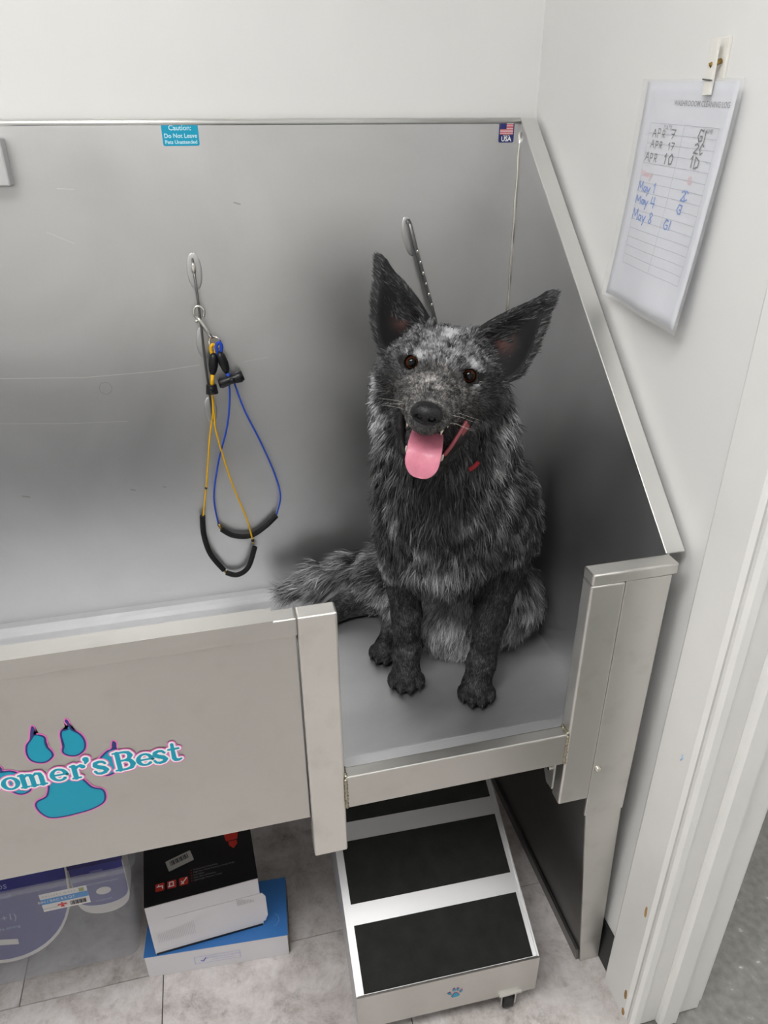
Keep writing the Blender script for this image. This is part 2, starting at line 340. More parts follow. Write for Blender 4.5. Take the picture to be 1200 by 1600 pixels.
# step-in lip between the two posts
XP = -.4727; XR = -.1264
lip = box('front_lip', (XP+.0005, YT, .604), (XR-.0005, -.6238, .6655), ST_FRONT, tub, .0022)
for x in (XP+.001, XR-.001):
    bm = bmesh.new(); n = 26; s = 1 if x == XP+.001 else -1
    add_tube(bm, [(x + .0005*s + .0008*math.sin(i*1.9), YT-.0004, .606 + (.664-.606)*i/n) for i in range(n+1)], [.0018 + .0009*abs(math.sin(i*1.3)) for i in range(n+1)], 7)
    T(finish(bm, 'weld_bead', WELD, tub, True), 'brownish weld bead')
    bm = bmesh.new(); add_tube(bm, [(x + .0005*s + .0008*math.sin(i*1.9), -.6435 + .02*i/12, .6662) for i in range(13)], [.0016 + .0012*abs(math.sin(i*1.3)) for i in range(13)], 7)
    T(finish(bm, 'weld_bead', WELD, tub, True), 'brownish weld bead')
# left apron: frame of square tube with a recessed sheet
box('apron_panel', (X0, YT+.007, .5934), (XP-.045, YT+.010, .93), ST_FRONT, tub)
box('apron_panel_inner', (X0, -.6068, .56), (XP-.0005, -.6042, .925), ST_PAN, tub)
box('top_rail', (X0, YT, .926), (XP-.0503, YT+.026, .9535), ST_FRONT, tub, .003, 3)
post = box('post', (XP-.0503, YT, .5137), (XP, YT+.026, .9535), ST_POST, tub, .003, 3)
cap = prism('rail_cap', [(YT-.0016, .934), (YT-.0016, .9555), (YT+.0276, .9555), (YT+.0276, .934), (YT+.0262, .934), (YT+.0262, .9538), (YT-.0002, .9538), (YT-.0002, .934)], 0, X0, -.552, ST_FRONT, tub)
T(cap, 'thin channel capping the rail')
tube('panel_seam', [(XP-.0515, YT+.0068, .594), (XP-.0515, YT+.0068, .925)], .0014, DARKSTEEL, tub, 6)
# right end: square post, plate, cap, leg
box('post', (XR, YT, .5124), (XR+.052, YT+.026, .934), ST_POST, tub, .003, 3)
box('end_plate', (XR+.0522, YT+.0006, .47), (-.004, YT+.005, .934), ST_POST, tub, .001)
box('post_cap', (XR, YT-.001, .9345), (.0035, YT+.026, .9526), ST_POST, tub, .003, 3)
bm = bmesh.new()
hexa(bm, [(-.009, -.622, .001), (.0305, -.622, .001), (.0305, -.618, .001), (-.009, -.618, .001), (-.0735, YT+.0065, .52), (-.005, YT+.0065, .52), (-.005, YT+.010, .52), (-.0735, YT+.010, .52)])
finish(bm, 'leg', ST_POST, tub)
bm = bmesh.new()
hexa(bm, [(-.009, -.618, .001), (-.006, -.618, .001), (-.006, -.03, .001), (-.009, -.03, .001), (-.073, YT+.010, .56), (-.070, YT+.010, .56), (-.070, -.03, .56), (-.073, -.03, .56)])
finish(bm, 'leg_panel', ST_UNDER_SHADE, tub)
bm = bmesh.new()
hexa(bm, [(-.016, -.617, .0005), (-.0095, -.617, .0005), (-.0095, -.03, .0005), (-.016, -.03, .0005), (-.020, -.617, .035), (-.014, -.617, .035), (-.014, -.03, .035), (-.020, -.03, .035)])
finish(bm, 'foot_channel', ST_UNDER_SHADE, tub)
# mirrored left leg, out of the picture
bm = bmesh.new()
hexa(bm, [(X0+.009, -.622, .001), (X0+.05, -.622, .001), (X0+.05, -.618, .001), (X0+.009, -.618, .001), (X0+.02, YT+.0065, .59), (X0+.09, YT+.0065, .59), (X0+.09, YT+.010, .59), (X0+.02, YT+.010, .59)])
finish(bm, 'leg', ST_POST, tub)
box('leg_panel', (X0+.01, -.617, .001), (X0+.013, -.03, .56), ST_UNDER_SHADE, tub)
# bracket with two bolts under the lip, and the screw on the plate
bm = bmesh.new(); pl = [(-.640, .56), (-.640, .60), (-.628, .60), (-.60, .58), (-.60, .56), (-.625, .535)]
prism('hinge_bracket', [(-.640, .603), (-.600, .603), (-.600, .575), (-.622, .545), (-.640, .548)], 0, XR-.014, XR-.011, ST_POST, tub)
disc('bolt', (XR-.016, -.618, .585), (1, 0, 0), .0045, .006, CHROME, tub, 8)
disc('bolt', (XR-.016, -.630, .586), (1, 0, 0), .0045, .006, CHROME, tub, 8)
disc('screw_washer', (-.0655, YT+.001, .578), (0, 1, 0), .0065, .002, CHROME, tub, 18)
ellipsoid('screw_head', (-.0655, YT-.001, .578), (.0045, .003, .0045), CHROME, tub, u=12, v=8)
# steel box at the far left of the back splash
T(box('wall_bracket', (-.93, -.030, 1.405), (-.862, -.0005, 1.475), ST_SIDE, tub, .003), 'small folded steel bracket at the left edge')

# restraint rails on the back splash
def rail(name, pts, r, dims, label):
    rr = empty(name, pts[0]); rr.parent = tub; rr.matrix_parent_inverse = parent_world(tub).inverted(); T(rr, label)
    tube('wire', pts, r, DARKSTEEL, rr, 8)
    for (x, z, w, h, a) in dims:
        bm = bmesh.new(); bmesh.ops.create_uvsphere(bm, u_segments=20, v_segments=10, radius=1)
        bmesh.ops.transform(bm, matrix=Matrix.Translation((x, -.0003, z)) @ Matrix.Rotation(a, 4, 'Y') @ Matrix.Diagonal((w, .0016, h, 1)), verts=bm.verts)
        finish(bm, 'oval_boss', ST_BACK, rr, True)
    return rr
rail('tether_rail', [(-.601, -.003, 1.283), (-.601, -.012, 1.277), (-.600, -.014, 1.20), (-.601, -.014, 1.10), (-.600, -.014, 1.00), (-.599, -.010, .985), (-.599, -.001, .982)], .0022,
     [(-.600, 1.262, .013, .032, 0), (-.600, 1.135, .013, .030, 0), (-.602, 1.005, .012, .026, 0)], 'thin vertical wire rail held by oval bosses')
ellipsoid('rail_end', (-.601, -.012, 1.268), (.0045, .004, .011), CHROME, tub, u=12, v=8)
r2 = rail('tether_rail', [(-.2105, -.003, 1.334), (-.209, -.012, 1.328), (-.199, -.014, 1.29), (-.168, -.014, 1.19), (-.13, -.014, 1.06), (-.128, -.001, 1.05)], .0042,
     [(-.207, 1.307, .013, .036, -.2)], 'tilted notched steel rail behind the dog')
for k in range(6):
    f = k/5; ellipsoid('notch', (-.196 + .030*f*1.0, -.0185, 1.282 - .098*f), (.0022, .002, .0035), CHROME, r2, u=8, v=6)

# stickers on the steel
TEAL = mat('sticker_teal', srgb(0, 150, 178), .35); WHITEP = mat('sticker_white', srgb(240, 240, 240), .4); PINK = mat('sticker_pink', srgb(232, 120, 190), .4); NAVY = mat('sticker_navy', srgb(40, 50, 112), .4)
CYAN = mat('sticker_cyan', srgb(6, 160, 196), .35); PALE = mat('sticker_pale_blue', srgb(190, 235, 248), .4); RED = mat('sticker_red', srgb(196, 60, 78), .4)
def rrect(x0, y0, x1, y1, r, n=5):
    out = []
    for cx, cy, a0 in ((x1-r, y1-r, 0), (x0+r, y1-r, 90), (x0+r, y0+r, 180), (x1-r, y0+r, 270)):
        for k in range(n+1): a = math.radians(a0+90*k/n); out.append((cx+r*math.cos(a), cy+r*math.sin(a)))
    return out
FB = ((0, 0, 0), (1, 0, 0), (0, 0, 1), (0, -1, 0))
s = sheet('caution_sticker', [rrect(-.6245, 1.4595, -.5665, 1.4915, .003)], FB, .0004, CYAN, tub); T(s, 'teal rectangular sticker with white warning text')
text('lettering', 'Caution:', FB, (-.5955, 1.4855), .0105, .0007, PALE, s, offset=.0002)
text('lettering', 'Do Not Leave', FB, (-.5955, 1.4740), .0090, .0007, PALE, s, offset=.0002)
text('lettering', 'Pets Unattended', FB, (-.5955, 1.4650), .0076, .0007, PALE, s, offset=.0002)
fl = sheet('flag_sticker', [rrect(-.0425, 1.4595, -.0135, 1.4915, .003)], FB, .0004, NAVY, tub); T(fl, 'small sticker with a striped flag and the word USA')
for k in range(7): sheet('stripe', [[(-.0405, 1.4725+.00245*k), (-.0155, 1.4725+.00245*k), (-.0155, 1.4725+.00245*(k+.62)), (-.0405, 1.4725+.00245*(k+.62))]], FB, .0008, RED, fl)
sheet('flag_field', [[(-.0405, 1.4722), (-.0155, 1.4722), (-.0155, 1.4898), (-.0405, 1.4898)]], FB, .0006, WHITEP, fl)
sheet('canton', [[(-.0405, 1.4810), (-.0285, 1.4810), (-.0285, 1.4898), (-.0405, 1.4898)]], FB, .0010, NAVY, fl)
text('lettering', 'USA', FB, (-.028, 1.4650), .0105, .0007, WHITEP, fl, offset=.0003)
text('lettering', 'MADE IN', FB, (-.028, 1.4705), .0032, .0007, WHITEP, fl)

SCR = mat('bright_scratch', (.80, .80, .79, 1), .5, 1); SMU = mat('dark_smudge', (.44, .44, .43, 1), .5, 1)
for pts, w in (([(-.958, 1.095), (-.82, 1.086), (-.685, 1.088), (-.612, 1.094)], .0012), ([(-.977, 1.012), (-.86, 1.001), (-.757, .996)], .0008), ([(-.483, 1.100), (-.53, 1.094)], .0007), ([(-.80, 1.40), (-.775, 1.398)], .0008), ([(-.83, 1.335), (-.79, 1.315)], .0007)):
    T(sheet('scratch', stroke_polys([pts], w, 4), FB, .00025, SCR, tub), 'fine bright scratch')
T(sheet('ring_mark', stroke_polys([[(-.785+.011*math.cos(a), 1.063+.011*math.sin(a)) for a in [2*math.pi*k/24 for k in range(25)]]], .0009, 4), FB, .00025, SMU, tub), 'faint ring-shaped mark')
for x, z, l in ((-.972, .864, .012), (-.713, .853, .005), (-.774, .854, .008), (-.52, 1.372, .010)):
    T(sheet('smudge', stroke_polys([[(x, z), (x+l, z-l*.3)]], .0025, 8), FB, .00025, SMU, tub), 'small dark smudge')

# ---- the paw emblem with lettering on the apron
FA = ((0, YT+.007, 0), (1, 0, 0), (0, 0, 1), (0, -1, 0))
paw = [
 [(-.848,.848),(-.846,.843),(-.849,.835),(-.842,.833),(-.837,.827),(-.838,.814),(-.834,.802),(-.835,.794),(-.844,.787),(-.854,.788),(-.862,.795),(-.864,.807),(-.861,.82),(-.855,.828),(-.851,.842)],
 [(-.809,.85),(-.807,.846),(-.805,.833),(-.797,.823),(-.794,.81),(-.797,.797),(-.807,.789),(-.818,.791),(-.824,.799),(-.821,.811),(-.821,.825),(-.818,.834),(-.811,.835),(-.809,.839),(-.811,.847)],
 [(-.763,.803),(-.76,.799),(-.761,.789),(-.761,.772),(-.766,.753),(-.777,.746),(-.789,.751),(-.79,.765),(-.784,.778),(-.774,.788),(-.767,.791),(-.765,.799)],
 [(-.897,.793),(-.895,.789),(-.895,.785),(-.887,.784),(-.879,.778),(-.876,.767),(-.87,.748),(-.878,.741),(-.887,.742),(-.897,.752),(-.908,.761),(-.912,.777),(-.906,.785),(-.9,.784)],
 [(-.847,.759),(-.827,.761),(-.812,.754),(-.807,.746),(-.8,.732),(-.789,.725),(-.787,.713),(-.792,.7),(-.808,.692),(-.827,.689),(-.845,.688),(-.861,.691),(-.87,.703),(-.873,.717),(-.869,.725),(-.858,.73),(-.853,.74)]]
def offset_poly(P, d):
    n = len(P); A = sum(P[i][0]*P[(i+1) % n][1]-P[(i+1) % n][0]*P[i][1] for i in range(n)); sg = 1 if A > 0 else -1; out = []
    for i in range(n):
        tx, ty = P[(i+1) % n][0]-P[i-1][0], P[(i+1) % n][1]-P[i-1][1]; l = math.hypot(tx, ty) or 1
        out.append((P[i][0]+sg*ty/l*d, P[i][1]-sg*tx/l*d))
    return out
def emblem(name, polys, frame, parent, inner, dp, di, label):
    e = sheet(name, [offset_poly(p, dp) for p in polys], frame, .0003, PINK, parent); T(e, label)
    sheet('emblem_outline', polys, frame, .0005, NAVY, e); sheet('emblem_fill', [offset_poly(p, -di) for p in (inner or polys)], frame, .0007, TEAL, e)
    return e
sm = [[tuple(q) for q in spline(p, 4, True)] for p in paw]
smi = [[tuple(q) for q in spline(p[2:-1] if i < 4 else p, 4, True)] for i, p in enumerate(paw)]
em = emblem('paw_emblem', sm, FA, tub, smi, .0016, .0024, 'teal paw print emblem outlined in navy and pink with a brand name across it')
# serif letters drawn as strokes: unit = x-height 1, cap height 1.36; glyph -> (strokes, advance)
def arc(cx, cy, rx, ry, a0, a1, n=14, w0=1., w1=1.): return [(cx+rx*math.cos(math.radians(a0+(a1-a0)*k/n)), cy+ry*math.sin(math.radians(a0+(a1-a0)*k/n)), 1 + (w0-1)*abs(math.sin(math.radians(a0+(a1-a0)*k/n)))**1.5) for k in range(n+1)]
TH = .55
GL = {
 'o': [arc(.48, .5, .34, .40, 0, 360, 22, TH)],
 'e': [arc(.46, .5, .34, .40, 5, 315, 20, TH), [(.14, .50, .5), (.80, .50, .5)]],
 'r': [[(.20, .06), (.20, .92)], [(.04, .06, .5), (.42, .06, .5)], [(.04, .93, .5), (.22, .93, .5)], [(.22, .62, .5), (.36, .84, .6), (.55, .90, .8), (.64, .80, 1.1)]],
 'm': [[(.20, .06), (.20, .92)], [(.04, .06, .5), (.38, .06, .5)], [(.04, .93, .5), (.22, .93, .5)], [(.22, .70, .5), (.42, .90, .6), (.60, .84, .8), (.64, .62)], [(.64, .62), (.64, .06)], [(.50, .06, .5), (.82, .06, .5)],
       [(.66, .70, .5), (.86, .90, .6), (1.04, .84, .8), (1.08, .62)], [(1.08, .62), (1.08, .06)], [(.94, .06, .5), (1.26, .06, .5)]],
 "'": [[(.14, 1.28, 1.3), (.16, 1.16, 1.0), (.08, 1.0, .5)]],
 's': [[(.66, .76, .6), (.56, .90, .6), (.36, .93, .7), (.18, .84, .9), (.16, .68, 1), (.34, .54, 1.1), (.56, .44, 1.1), (.68, .28, 1), (.58, .12, .8), (.36, .06, .7), (.18, .12, .6), (.10, .27, .6)]],
 'B': [[(.24, .06), (.24, 1.30)], [(.04, .06, .5), (.60, .06, .6)], [(.04, 1.31, .5), (.60, 1.31, .6)], [(.60, 1.31, .6), (.80, 1.24, .8), (.88, 1.02, 1.1), (.78, .80, .8), (.58, .72, .55), (.26, .72, .5)], [(.58, .72, .55), (.84, .64, .9), (.94, .38, 1.15), (.84, .14, .9), (.60, .06, .6)]],
 't': [[(.28, 1.26, .7), (.28, .24), (.34, .10, .9), (.50, .06, .7), (.64, .12, .5)], [(.06, .90, .55), (.58, .90, .55)]],
 'G': [arc(.62, .68, .50, .60, 48, 330, 24, TH), [(1.0, 1.18, .6), (.98, .98, .5)], [(1.06, .10), (1.06, .55)], [(.80, .56, .5), (1.22, .56, .5)]],
}
line = [('G', -.9815), ('r', -.9465), ('o', -.9275), ('o', -.9025), ('m', -.881), ('e', -.8455), ('r', -.8205), ("'", -.803), ('s', -.7945), ('B', -.768), ('e', -.7415), ('s', -.7215), ('t', -.7015)]
XH = .0235
def letters(extra):
    out = []
    for g, x in line:
        for st in GL[g]:
            pts = [(x + p[0]*XH*1.02, .7515 + p[1]*XH, (.0060*(p[2] if len(p) > 2 else 1) + extra)/.006) for p in st]
            out += stroke_polys([pts], .006, 12)
    return out
lt = sheet('brand_lettering', letters(.0072), FA, .0009, PINK, em); T(lt, 'teal serif lettering outlined in white and pink')
sheet('letter_outline', letters(.0044), FA, .0011, WHITEP, em); sheet('letter_fill', letters(.0), FA, .0013, TEAL, em)

# ================================================================ GROOMING LOOPS on the left rail
YEL = mat('yellow_cord', srgb(235, 180, 20), .45); BLU = mat('blue_cord', srgb(30, 75, 190), .45); FOAM = mat('black_foam', (.006, .006, .006, 1), .75, bump=.3, bscale=150); BLK = mat('black_plastic', (.008, .008, .010, 1), .35)
BRASS = mat('brass_crimp', srgb(170, 140, 80), .35, 1)
hk = empty('snap_hook', (-.595, -.02, 1.17)); tag(hk, 'small nickel snap hook and ring clipped on the left wire rail', 'hook')
tube('hook_jaw', spline([(-.6045, -.0185, 1.182), (-.6095, -.0190, 1.190), (-.608, -.0190, 1.202), (-.599, -.0190, 1.205), (-.592, -.0190, 1.197), (-.594, -.0185, 1.186)], 5), .0022, CHROME, hk, 8)
tube('hook_body', [(-.605, -.0190, 1.187), (-.600, -.0195, 1.178), (-.589, -.020, 1.158), (-.583, -.020, 1.147)], [.0025, .0036, .0034, .0028], CHROME, hk, 10)
ellipsoid('thumb_knob', (-.6075, -.0195, 1.179), (.003, .003, .003), CHROME, hk, u=10, v=8)
ring = [(-.579+.0105*math.cos(a), -.020-.003*math.sin(2*a), 1.138+.0115*math.sin(a)) for a in [2*math.pi*k/24 for k in range(25)]]
tube('ring', ring, .0013, CHROME, hk, 6)

yl = empty('grooming_loop', (-.584, -.02, 1.12)); tag(yl, 'yellow cord grooming loop with black foam tube, hanging lower beside the blue one', 'loop', 'grooming loops on the tether rail')
tube('cord_eye', spline([(-.587, -.021, 1.116), (-.588, -.022, 1.130), (-.583, -.022, 1.136), (-.579, -.021, 1.129), (-.582, -.021, 1.116)], 6), .0030, YEL, yl, 8)
tube('heat_shrink_sleeve', [(-.584, -.021, 1.121), (-.585, -.021, 1.113), (-.587, -.0205, 1.098), (-.589, -.020, 1.086), (-.590, -.020, 1.080)], [.0045, .0082, .0088, .0070, .0045], BLK, yl, 12)
tube('cord_neck', [(-.590, -.020, 1.082), (-.594, -.0285, 1.060)], .0036, YEL, yl, 8)
disc('slide_lock', (-.595, -.0295, 1.055), (0, .1, 1), .0115, .017, BLK, yl, 16, .0095)
ellipsoid('lock_button', (-.595, -.0385, 1.057), (.006, .004, .006), BLK, yl, u=10, v=8)
tube('cord', spline([(-.596, -.028, 1.049), (-.598, -.0225, 1.007), (-.610, -.016, .954), (-.629, -.0135, .850), (-.645, -.011, .774)], 8), .0017, YEL, yl, 8)
tube('cord', spline([(-.595, -.031, 1.049), (-.596, -.0265, 1.009), (-.596, -.024, .962), (-.579, -.0235, .860), (-.557, -.022, .772), (-.548, -.0185, .708)], 8), .0017, YEL, yl, 8)
tube('foam_tube', spline([(-.6445, -.011, .784), (-.647, -.0113, .739), (-.639, -.0117, .691), (-.616, -.012, .648)], 9), .0055, FOAM, yl, 12)
tube('foam_tube', spline([(-.612, -.012, .641), (-.589, -.0137, .633), (-.564, -.0153, .650), (-.546, -.017, .698)], 9), .0055, FOAM, yl, 12)
tube('crimp', [(-.6165, -.012, .6480), (-.6115, -.012, .6410)], .0028, BRASS, yl, 8)
ellipsoid('cord_stop', (-.549, -.0190, .716), (.0035, .0035, .004), BLK, yl, u=10, v=8)
ellipsoid('cord_stop', (-.630, -.0133, .846), (.0028, .0028, .003), BLK, yl, u=10, v=8)

bl = empty('grooming_loop', (-.575, -.02, 1.12)); tag(bl, 'blue cord grooming loop with black slide lock, hanging right of the yellow one', 'loop', 'grooming loops on the tether rail')
tube('cord_eye', spline([(-.577, -.024, 1.118), (-.578, -.025, 1.133), (-.572, -.026, 1.140), (-.568, -.025, 1.132), (-.572, -.024, 1.118)], 6), .0030, BLU, bl, 8)
tube('heat_shrink_sleeve', [(-.574, -.024, 1.123), (-.572, -.024, 1.115), (-.568, -.023, 1.101), (-.565, -.022, 1.088), (-.564, -.022, 1.082)], [.0045, .0082, .0088, .0070, .0045], BLK, bl, 12)
tube('cord_neck', [(-.564, -.022, 1.084), (-.560, -.023, 1.068)], .0036, BLU, bl, 8)
bm = bmesh.new(); add_tube(bm, [(-.581, -.023, 1.062), (-.576, -.023, 1.063), (-.559, -.023, 1.068), (-.541, -.023, 1.073), (-.535, -.023, 1.075)], [.008, .0105, .0085, .0115, .009], 12); finish(bm, 'slide_lock', BLK, bl, True)
ellipsoid('lock_button', (-.556, -.033, 1.069), (.006, .004, .006), BLK, bl, u=10, v=8)
tube('cord', spline([(-.562, -.021, 1.064), (-.564, -.0188, 1.030), (-.575, -.0166, .973), (-.600, -.0144, .898), (-.617, -.0115, .822), (-.615, -.010, .759)], 8), .0017, BLU, bl, 8)
tube('cord', spline([(-.553, -.021, 1.064), (-.539, -.019, 1.006), (-.512, -.017, .931), (-.491, -.015, .862), (-.483, -.013, .810), (-.494, -.011, .766)], 8), .0017, BLU, bl, 8)
tube('foam_tube', spline([(-.610, -.0095, .746), (-.587, -.0095, .728), (-.552, -.0095, .723), (-.519, -.010, .742), (-.495, -.011, .764)], 8), .0055, FOAM, bl, 12)
tube('crimp', [(-.6145, -.010, .760), (-.6100, -.0095, .747)], .0034, BRASS, bl, 8)

# ================================================================ PAPER in a sheet protector on the right wall
PAPER = mat('printer_paper', srgb(226, 228, 236), .7); INKG = mat('grey_print', srgb(120, 122, 130), .7); INKL = mat('grey_rule', srgb(176, 180, 188), .7)
INKB = mat('black_marker', srgb(30, 30, 34), .6); INKBL = mat('blue_marker', srgb(45, 125, 220), .6); INKP = mat('faded_pink_marker', srgb(236, 196, 204), .6)
PLAST = mat('clear_vinyl', (.97, .98, 1, 1), .12, alpha=.16, spec=.6)
CLIPM = mat('white_plastic_clip', srgb(232, 230, 224), .4)
pp = empty('log_sheet', (XW, -.45, 1.4)); tag(pp, 'white washroom log sheet in a clear sleeve clipped to the wall', 'paper')
PO = Vector((XW-.0035, -.3378, 1.5378)); rt = .0517
pex = Vector((0, -math.cos(rt), -math.sin(rt))); pey = Vector((0, -math.sin(rt)*1.0, math.cos(rt)))
pey = Vector((0, -math.sin(rt), math.cos(rt)))
def pcurl(u, v):  # how far the sheet stands off the wall: curls off at the bottom and at the right side
    b = max(0., -v)/.285; a = u/.222
    return .0015 + .024*b**1.6*(.55+.45*a) + .010*a**3*(1-.3*b) + .002*math.sin(u*40+v*12)*b
def pp3(u, v, lift=0.): return PO + pex*u + pey*v + Vector((-1, 0, 0))*(pcurl(u, v)+lift)
def psheet(name, polys, lift, m, parent, sub=0):
    bm = bmesh.new()
    for i, poly in enumerate(polys):
        vs = [bm.verts.new(pp3(p[0], p[1], lift + (i % 14)*1.1e-5)) for p in poly]
        try: bm.faces.new(vs)
        except ValueError: pass
    me = bpy.data.meshes.new(name); bmesh.ops.triangulate(bm, faces=bm.faces); bm.to_mesh(me); bm.free()
    o = link(name, me, m, parent); o.matrix_parent_inverse = parent_world(parent).inverted(); return o
def pgrid(name, u0, v0, u1, v1, lift, m, parent, nu=16, nv=22, thick=.0003):
    bm = bmesh.new(); L = []
    for s in (0, 1): L.append([[bm.verts.new(pp3(u0+(u1-u0)*i/nu, v0+(v1-v0)*j/nv, lift + s*thick)) for i in range(nu+1)] for j in range(nv+1)])
    for s in (0, 1):
        for j in range(nv):
            for i in range(nu):
                q = (L[s][j][i], L[s][j][i+1], L[s][j+1][i+1], L[s][j+1][i]); bm.faces.new(q if s else q[::-1])
    for j in range(nv):
        for i in (0, nu): bm.faces.new((L[0][j][i], L[1][j][i], L[1][j+1][i], L[0][j+1][i]))
    for i in range(nu):
        for j in (0, nv): bm.faces.new((L[0][j][i], L[1][j][i], L[1][j][i+1], L[0][j][i+1]))
    return finish(bm, name, m, parent, True)
pgrid('paper_sheet', .008, -.283, .212, -.002, 0, PAPER, pp)
sl = pgrid('clear_sleeve', -.001, -.287, .224, .001, .0022, PLAST, pp); sl['label'] = 'clear plastic sleeve over the sheet'
# table rules; coordinates: u from 0 (left edge) to .222, v from 0 (top) to -.285
def pl(a, b, n=6): return [(a[0]+(b[0]-a[0])*k/n, a[1]+(b[1]-a[1])*k/n) for k in range(n+1)]
tu0, tu1, tm = .035, .193, .115; rows = [-.050 - .0121*k for k in range(16)]
psheet('table_rule', sum([stroke_polys([pl((tu0, v), (tu1, v))], .0006, 4) for v in rows], []) + stroke_polys([pl((tu0, rows[0]), (tu0, rows[-1])), pl((tu1, rows[0]), (tu1, rows[-1])), pl((tm, rows[0]), (tm, rows[-1]))], .0006, 4), .0009, INKL, pp)
def ptext(body, u, v, size, m, parent, sx=1., offset=0.):
    cu = bpy.data.curves.new('t', 'FONT'); cu.body = body; cu.size = size; cu.align_x = 'CENTER'; cu.align_y = 'CENTER'; cu.offset = offset; cu.resolution_u = 2
    to = bpy.data.objects.new('t', cu); COL.objects.link(to); dg = bpy.context.evaluated_depsgraph_get(); me = bpy.data.meshes.new_from_object(to.evaluated_get(dg)); bpy.data.objects.remove(to); bpy.data.curves.remove(cu)
    for vv in me.vertices: vv.co = pp3(u + vv.co.x*sx, v + vv.co.y, .0009)
    me.materials.clear(); o = link('lettering', me, m, parent); o.matrix_parent_inverse = parent_world(parent).inverted(); return o
ptext('WASHROOOM CLEANING LOG', .142, -.026, .0088, INKG, pp, .98, .00008)
ptext('DATE', .078, -.0545, .0075, INKG, pp); ptext('NAME', .170, -.0545, .0075, INKG, pp)
def hand(glyphs, m, w):   # one part for each written word
    words = []
    for x0, y0, x1, ls in glyphs:
        if words and abs(words[-1][1]-y0) < .004 and -.001 < x0-words[-1][2] < .0068: words[-1][3].extend(ls); words[-1][2] = x1
        else: words.append([x0, y0, x1, list(ls)])
    for q in words: psheet('handwriting', stroke_polys(q[3], w, 6), .0011, m, pp)
# handwriting: strokes in sheet coordinates
def S(x, y, sx, sy, L): return [(x, y, x+sx, [[(x+p[0]*sx, y+p[1]*sy) for p in l] for l in L])]
A_ = [[(0, 0), (.5, 1), (1, 0)], [(.2, .4), (.8, .4)]]; P_ = [[(0, 0), (0, 1), (.6, .95), (.6, .5), (0, .45)]]; R_ = P_ + [[(.2, .45), (.7, 0)]]; one = [[(0, .7), (.4, 1), (.4, 0)]]; zero = [[(.5, 1), (0, .6), (.2, 0), (.8, .1), (.9, .7), (.5, 1)]]
seven = [[(0, 1), (.9, 1), (.4, 0)], [(.2, .5), (.8, .5)]]; G_ = [[(.9, .9), (.3, 1), (0, .4), (.4, 0), (.9, .1), (.9, .45), (.5, .45)]]; I_ = [[(.3, 1), (.2, 0)]]; two = [[(0, .8), (.5, 1), (.9, .7), (0, 0), (1, 0)]]; C_ = [[(.9, .8), (.4, 1), (.1, .5), (.4, 0), (.9, .2)]]; D_ = [[(.1, 1), (.1, 0), (.8, .2), (.9, .7), (.1, 1)]]
M_ = [[(0, 0), (.1, 1), (.5, .3), (.9, 1), (1, 0)]]; a_ = [[(.9, .5), (.3, .55), (.1, .15), (.6, 0), (.9, .5), (1, 0)]]; y_ = [[(0, .5), (.4, 0), (.9, .55)], [(.9, .55), (.3, -.5)]]; four = [[(.1, 1), (0, .4), (.9, .4)], [(.7, 1), (.7, 0)]]; eight = [[(.5, .5), (.1, .8), (.5, 1), (.9, .8), (.1, .2), (.5, 0), (.9, .2), (.5, .5)]]
hand(S(.045, -.066, .009, .009, A_) + S(.058, -.066, .008, .010, P_) + S(.069, -.066, .008, .008, R_) + S(.088, -.066, .011, .010, seven) +
     S(.045, -.079, .009, .009, A_) + S(.058, -.080, .008, .009, P_) + S(.068, -.079, .007, .008, R_) + S(.088, -.079, .007, .008, one) + S(.095, -.079, .007, .008, seven) +
     S(.038, -.096, .010, .011, A_) + S(.051, -.097, .008, .011, P_) + S(.062, -.096, .008, .010, R_), INKB, .0012)
hand(S(.086, -.096, .007, .012, one) + S(.096, -.096, .010, .012, zero) + S(.150, -.066, .011, .013, G_) + S(.164, -.067, .006, .013, I_) + S(.148, -.079, .010, .011, two) + S(.160, -.080, .009, .012, C_) + S(.146, -.095, .008, .013, one) + S(.155, -.096, .012, .013, D_), INKB, .0019)
hand(S(.036, -.115, .010, .007, M_) + S(.048, -.115, .008, .008, a_) + S(.058, -.115, .008, .007, y_) + S(.150, -.114, .009, .008, G_), INKP, .0022)
hand(S(.036, -.134, .012, .012, M_) + S(.050, -.134, .009, .012, a_) + S(.060, -.133, .009, .011, y_) + S(.076, -.133, .008, .012, one) +
     S(.036, -.150, .014, .010, M_) + S(.052, -.150, .009, .011, a_) + S(.062, -.150, .009, .011, y_) + S(.078, -.151, .011, .013, four) +
     S(.036, -.171, .014, .014, M_) + S(.052, -.171, .010, .013, a_) + S(.064, -.170, .010, .012, y_) + S(.082, -.171, .009, .014, eight) +
     S(.144, -.134, .010, .012, two) + S(.150, -.134, .010, .012, C_) + S(.142, -.150, .011, .011, G_) + S(.150, -.150, .006, .011, I_) + S(.122, -.172, .010, .012, G_) + S(.134, -.172, .006, .012, I_), INKBL, .0017)
ck = empty('wall_clip', (XW, -.495, 1.55)); tag(ck, 'white plastic spring clip on the wall holding the log sheet', 'clip')
def clipbox(name, y0, y1, z0, z1, x0, x1, m, tilt=.0):
    bm = bmesh.new(); hexa(bm, [(XW-x1, y0+tilt, z0), (XW-x0, y0+tilt, z0), (XW-x0, y1+tilt, z0), (XW-x1, y1+tilt, z0), (XW-x1, y0, z1), (XW-x0, y0, z1), (XW-x0, y1, z1), (XW-x1, y1, z1)]); bevel(bm, .0008); return finish(bm, name, m, ck)
clipbox('adhesive_base', -.503, -.486, 1.527, 1.572, .0002, .004, CLIPM)
clipbox('clip_arm', -.5015, -.4875, 1.513, 1.5705, .0135, .0175, CLIPM)
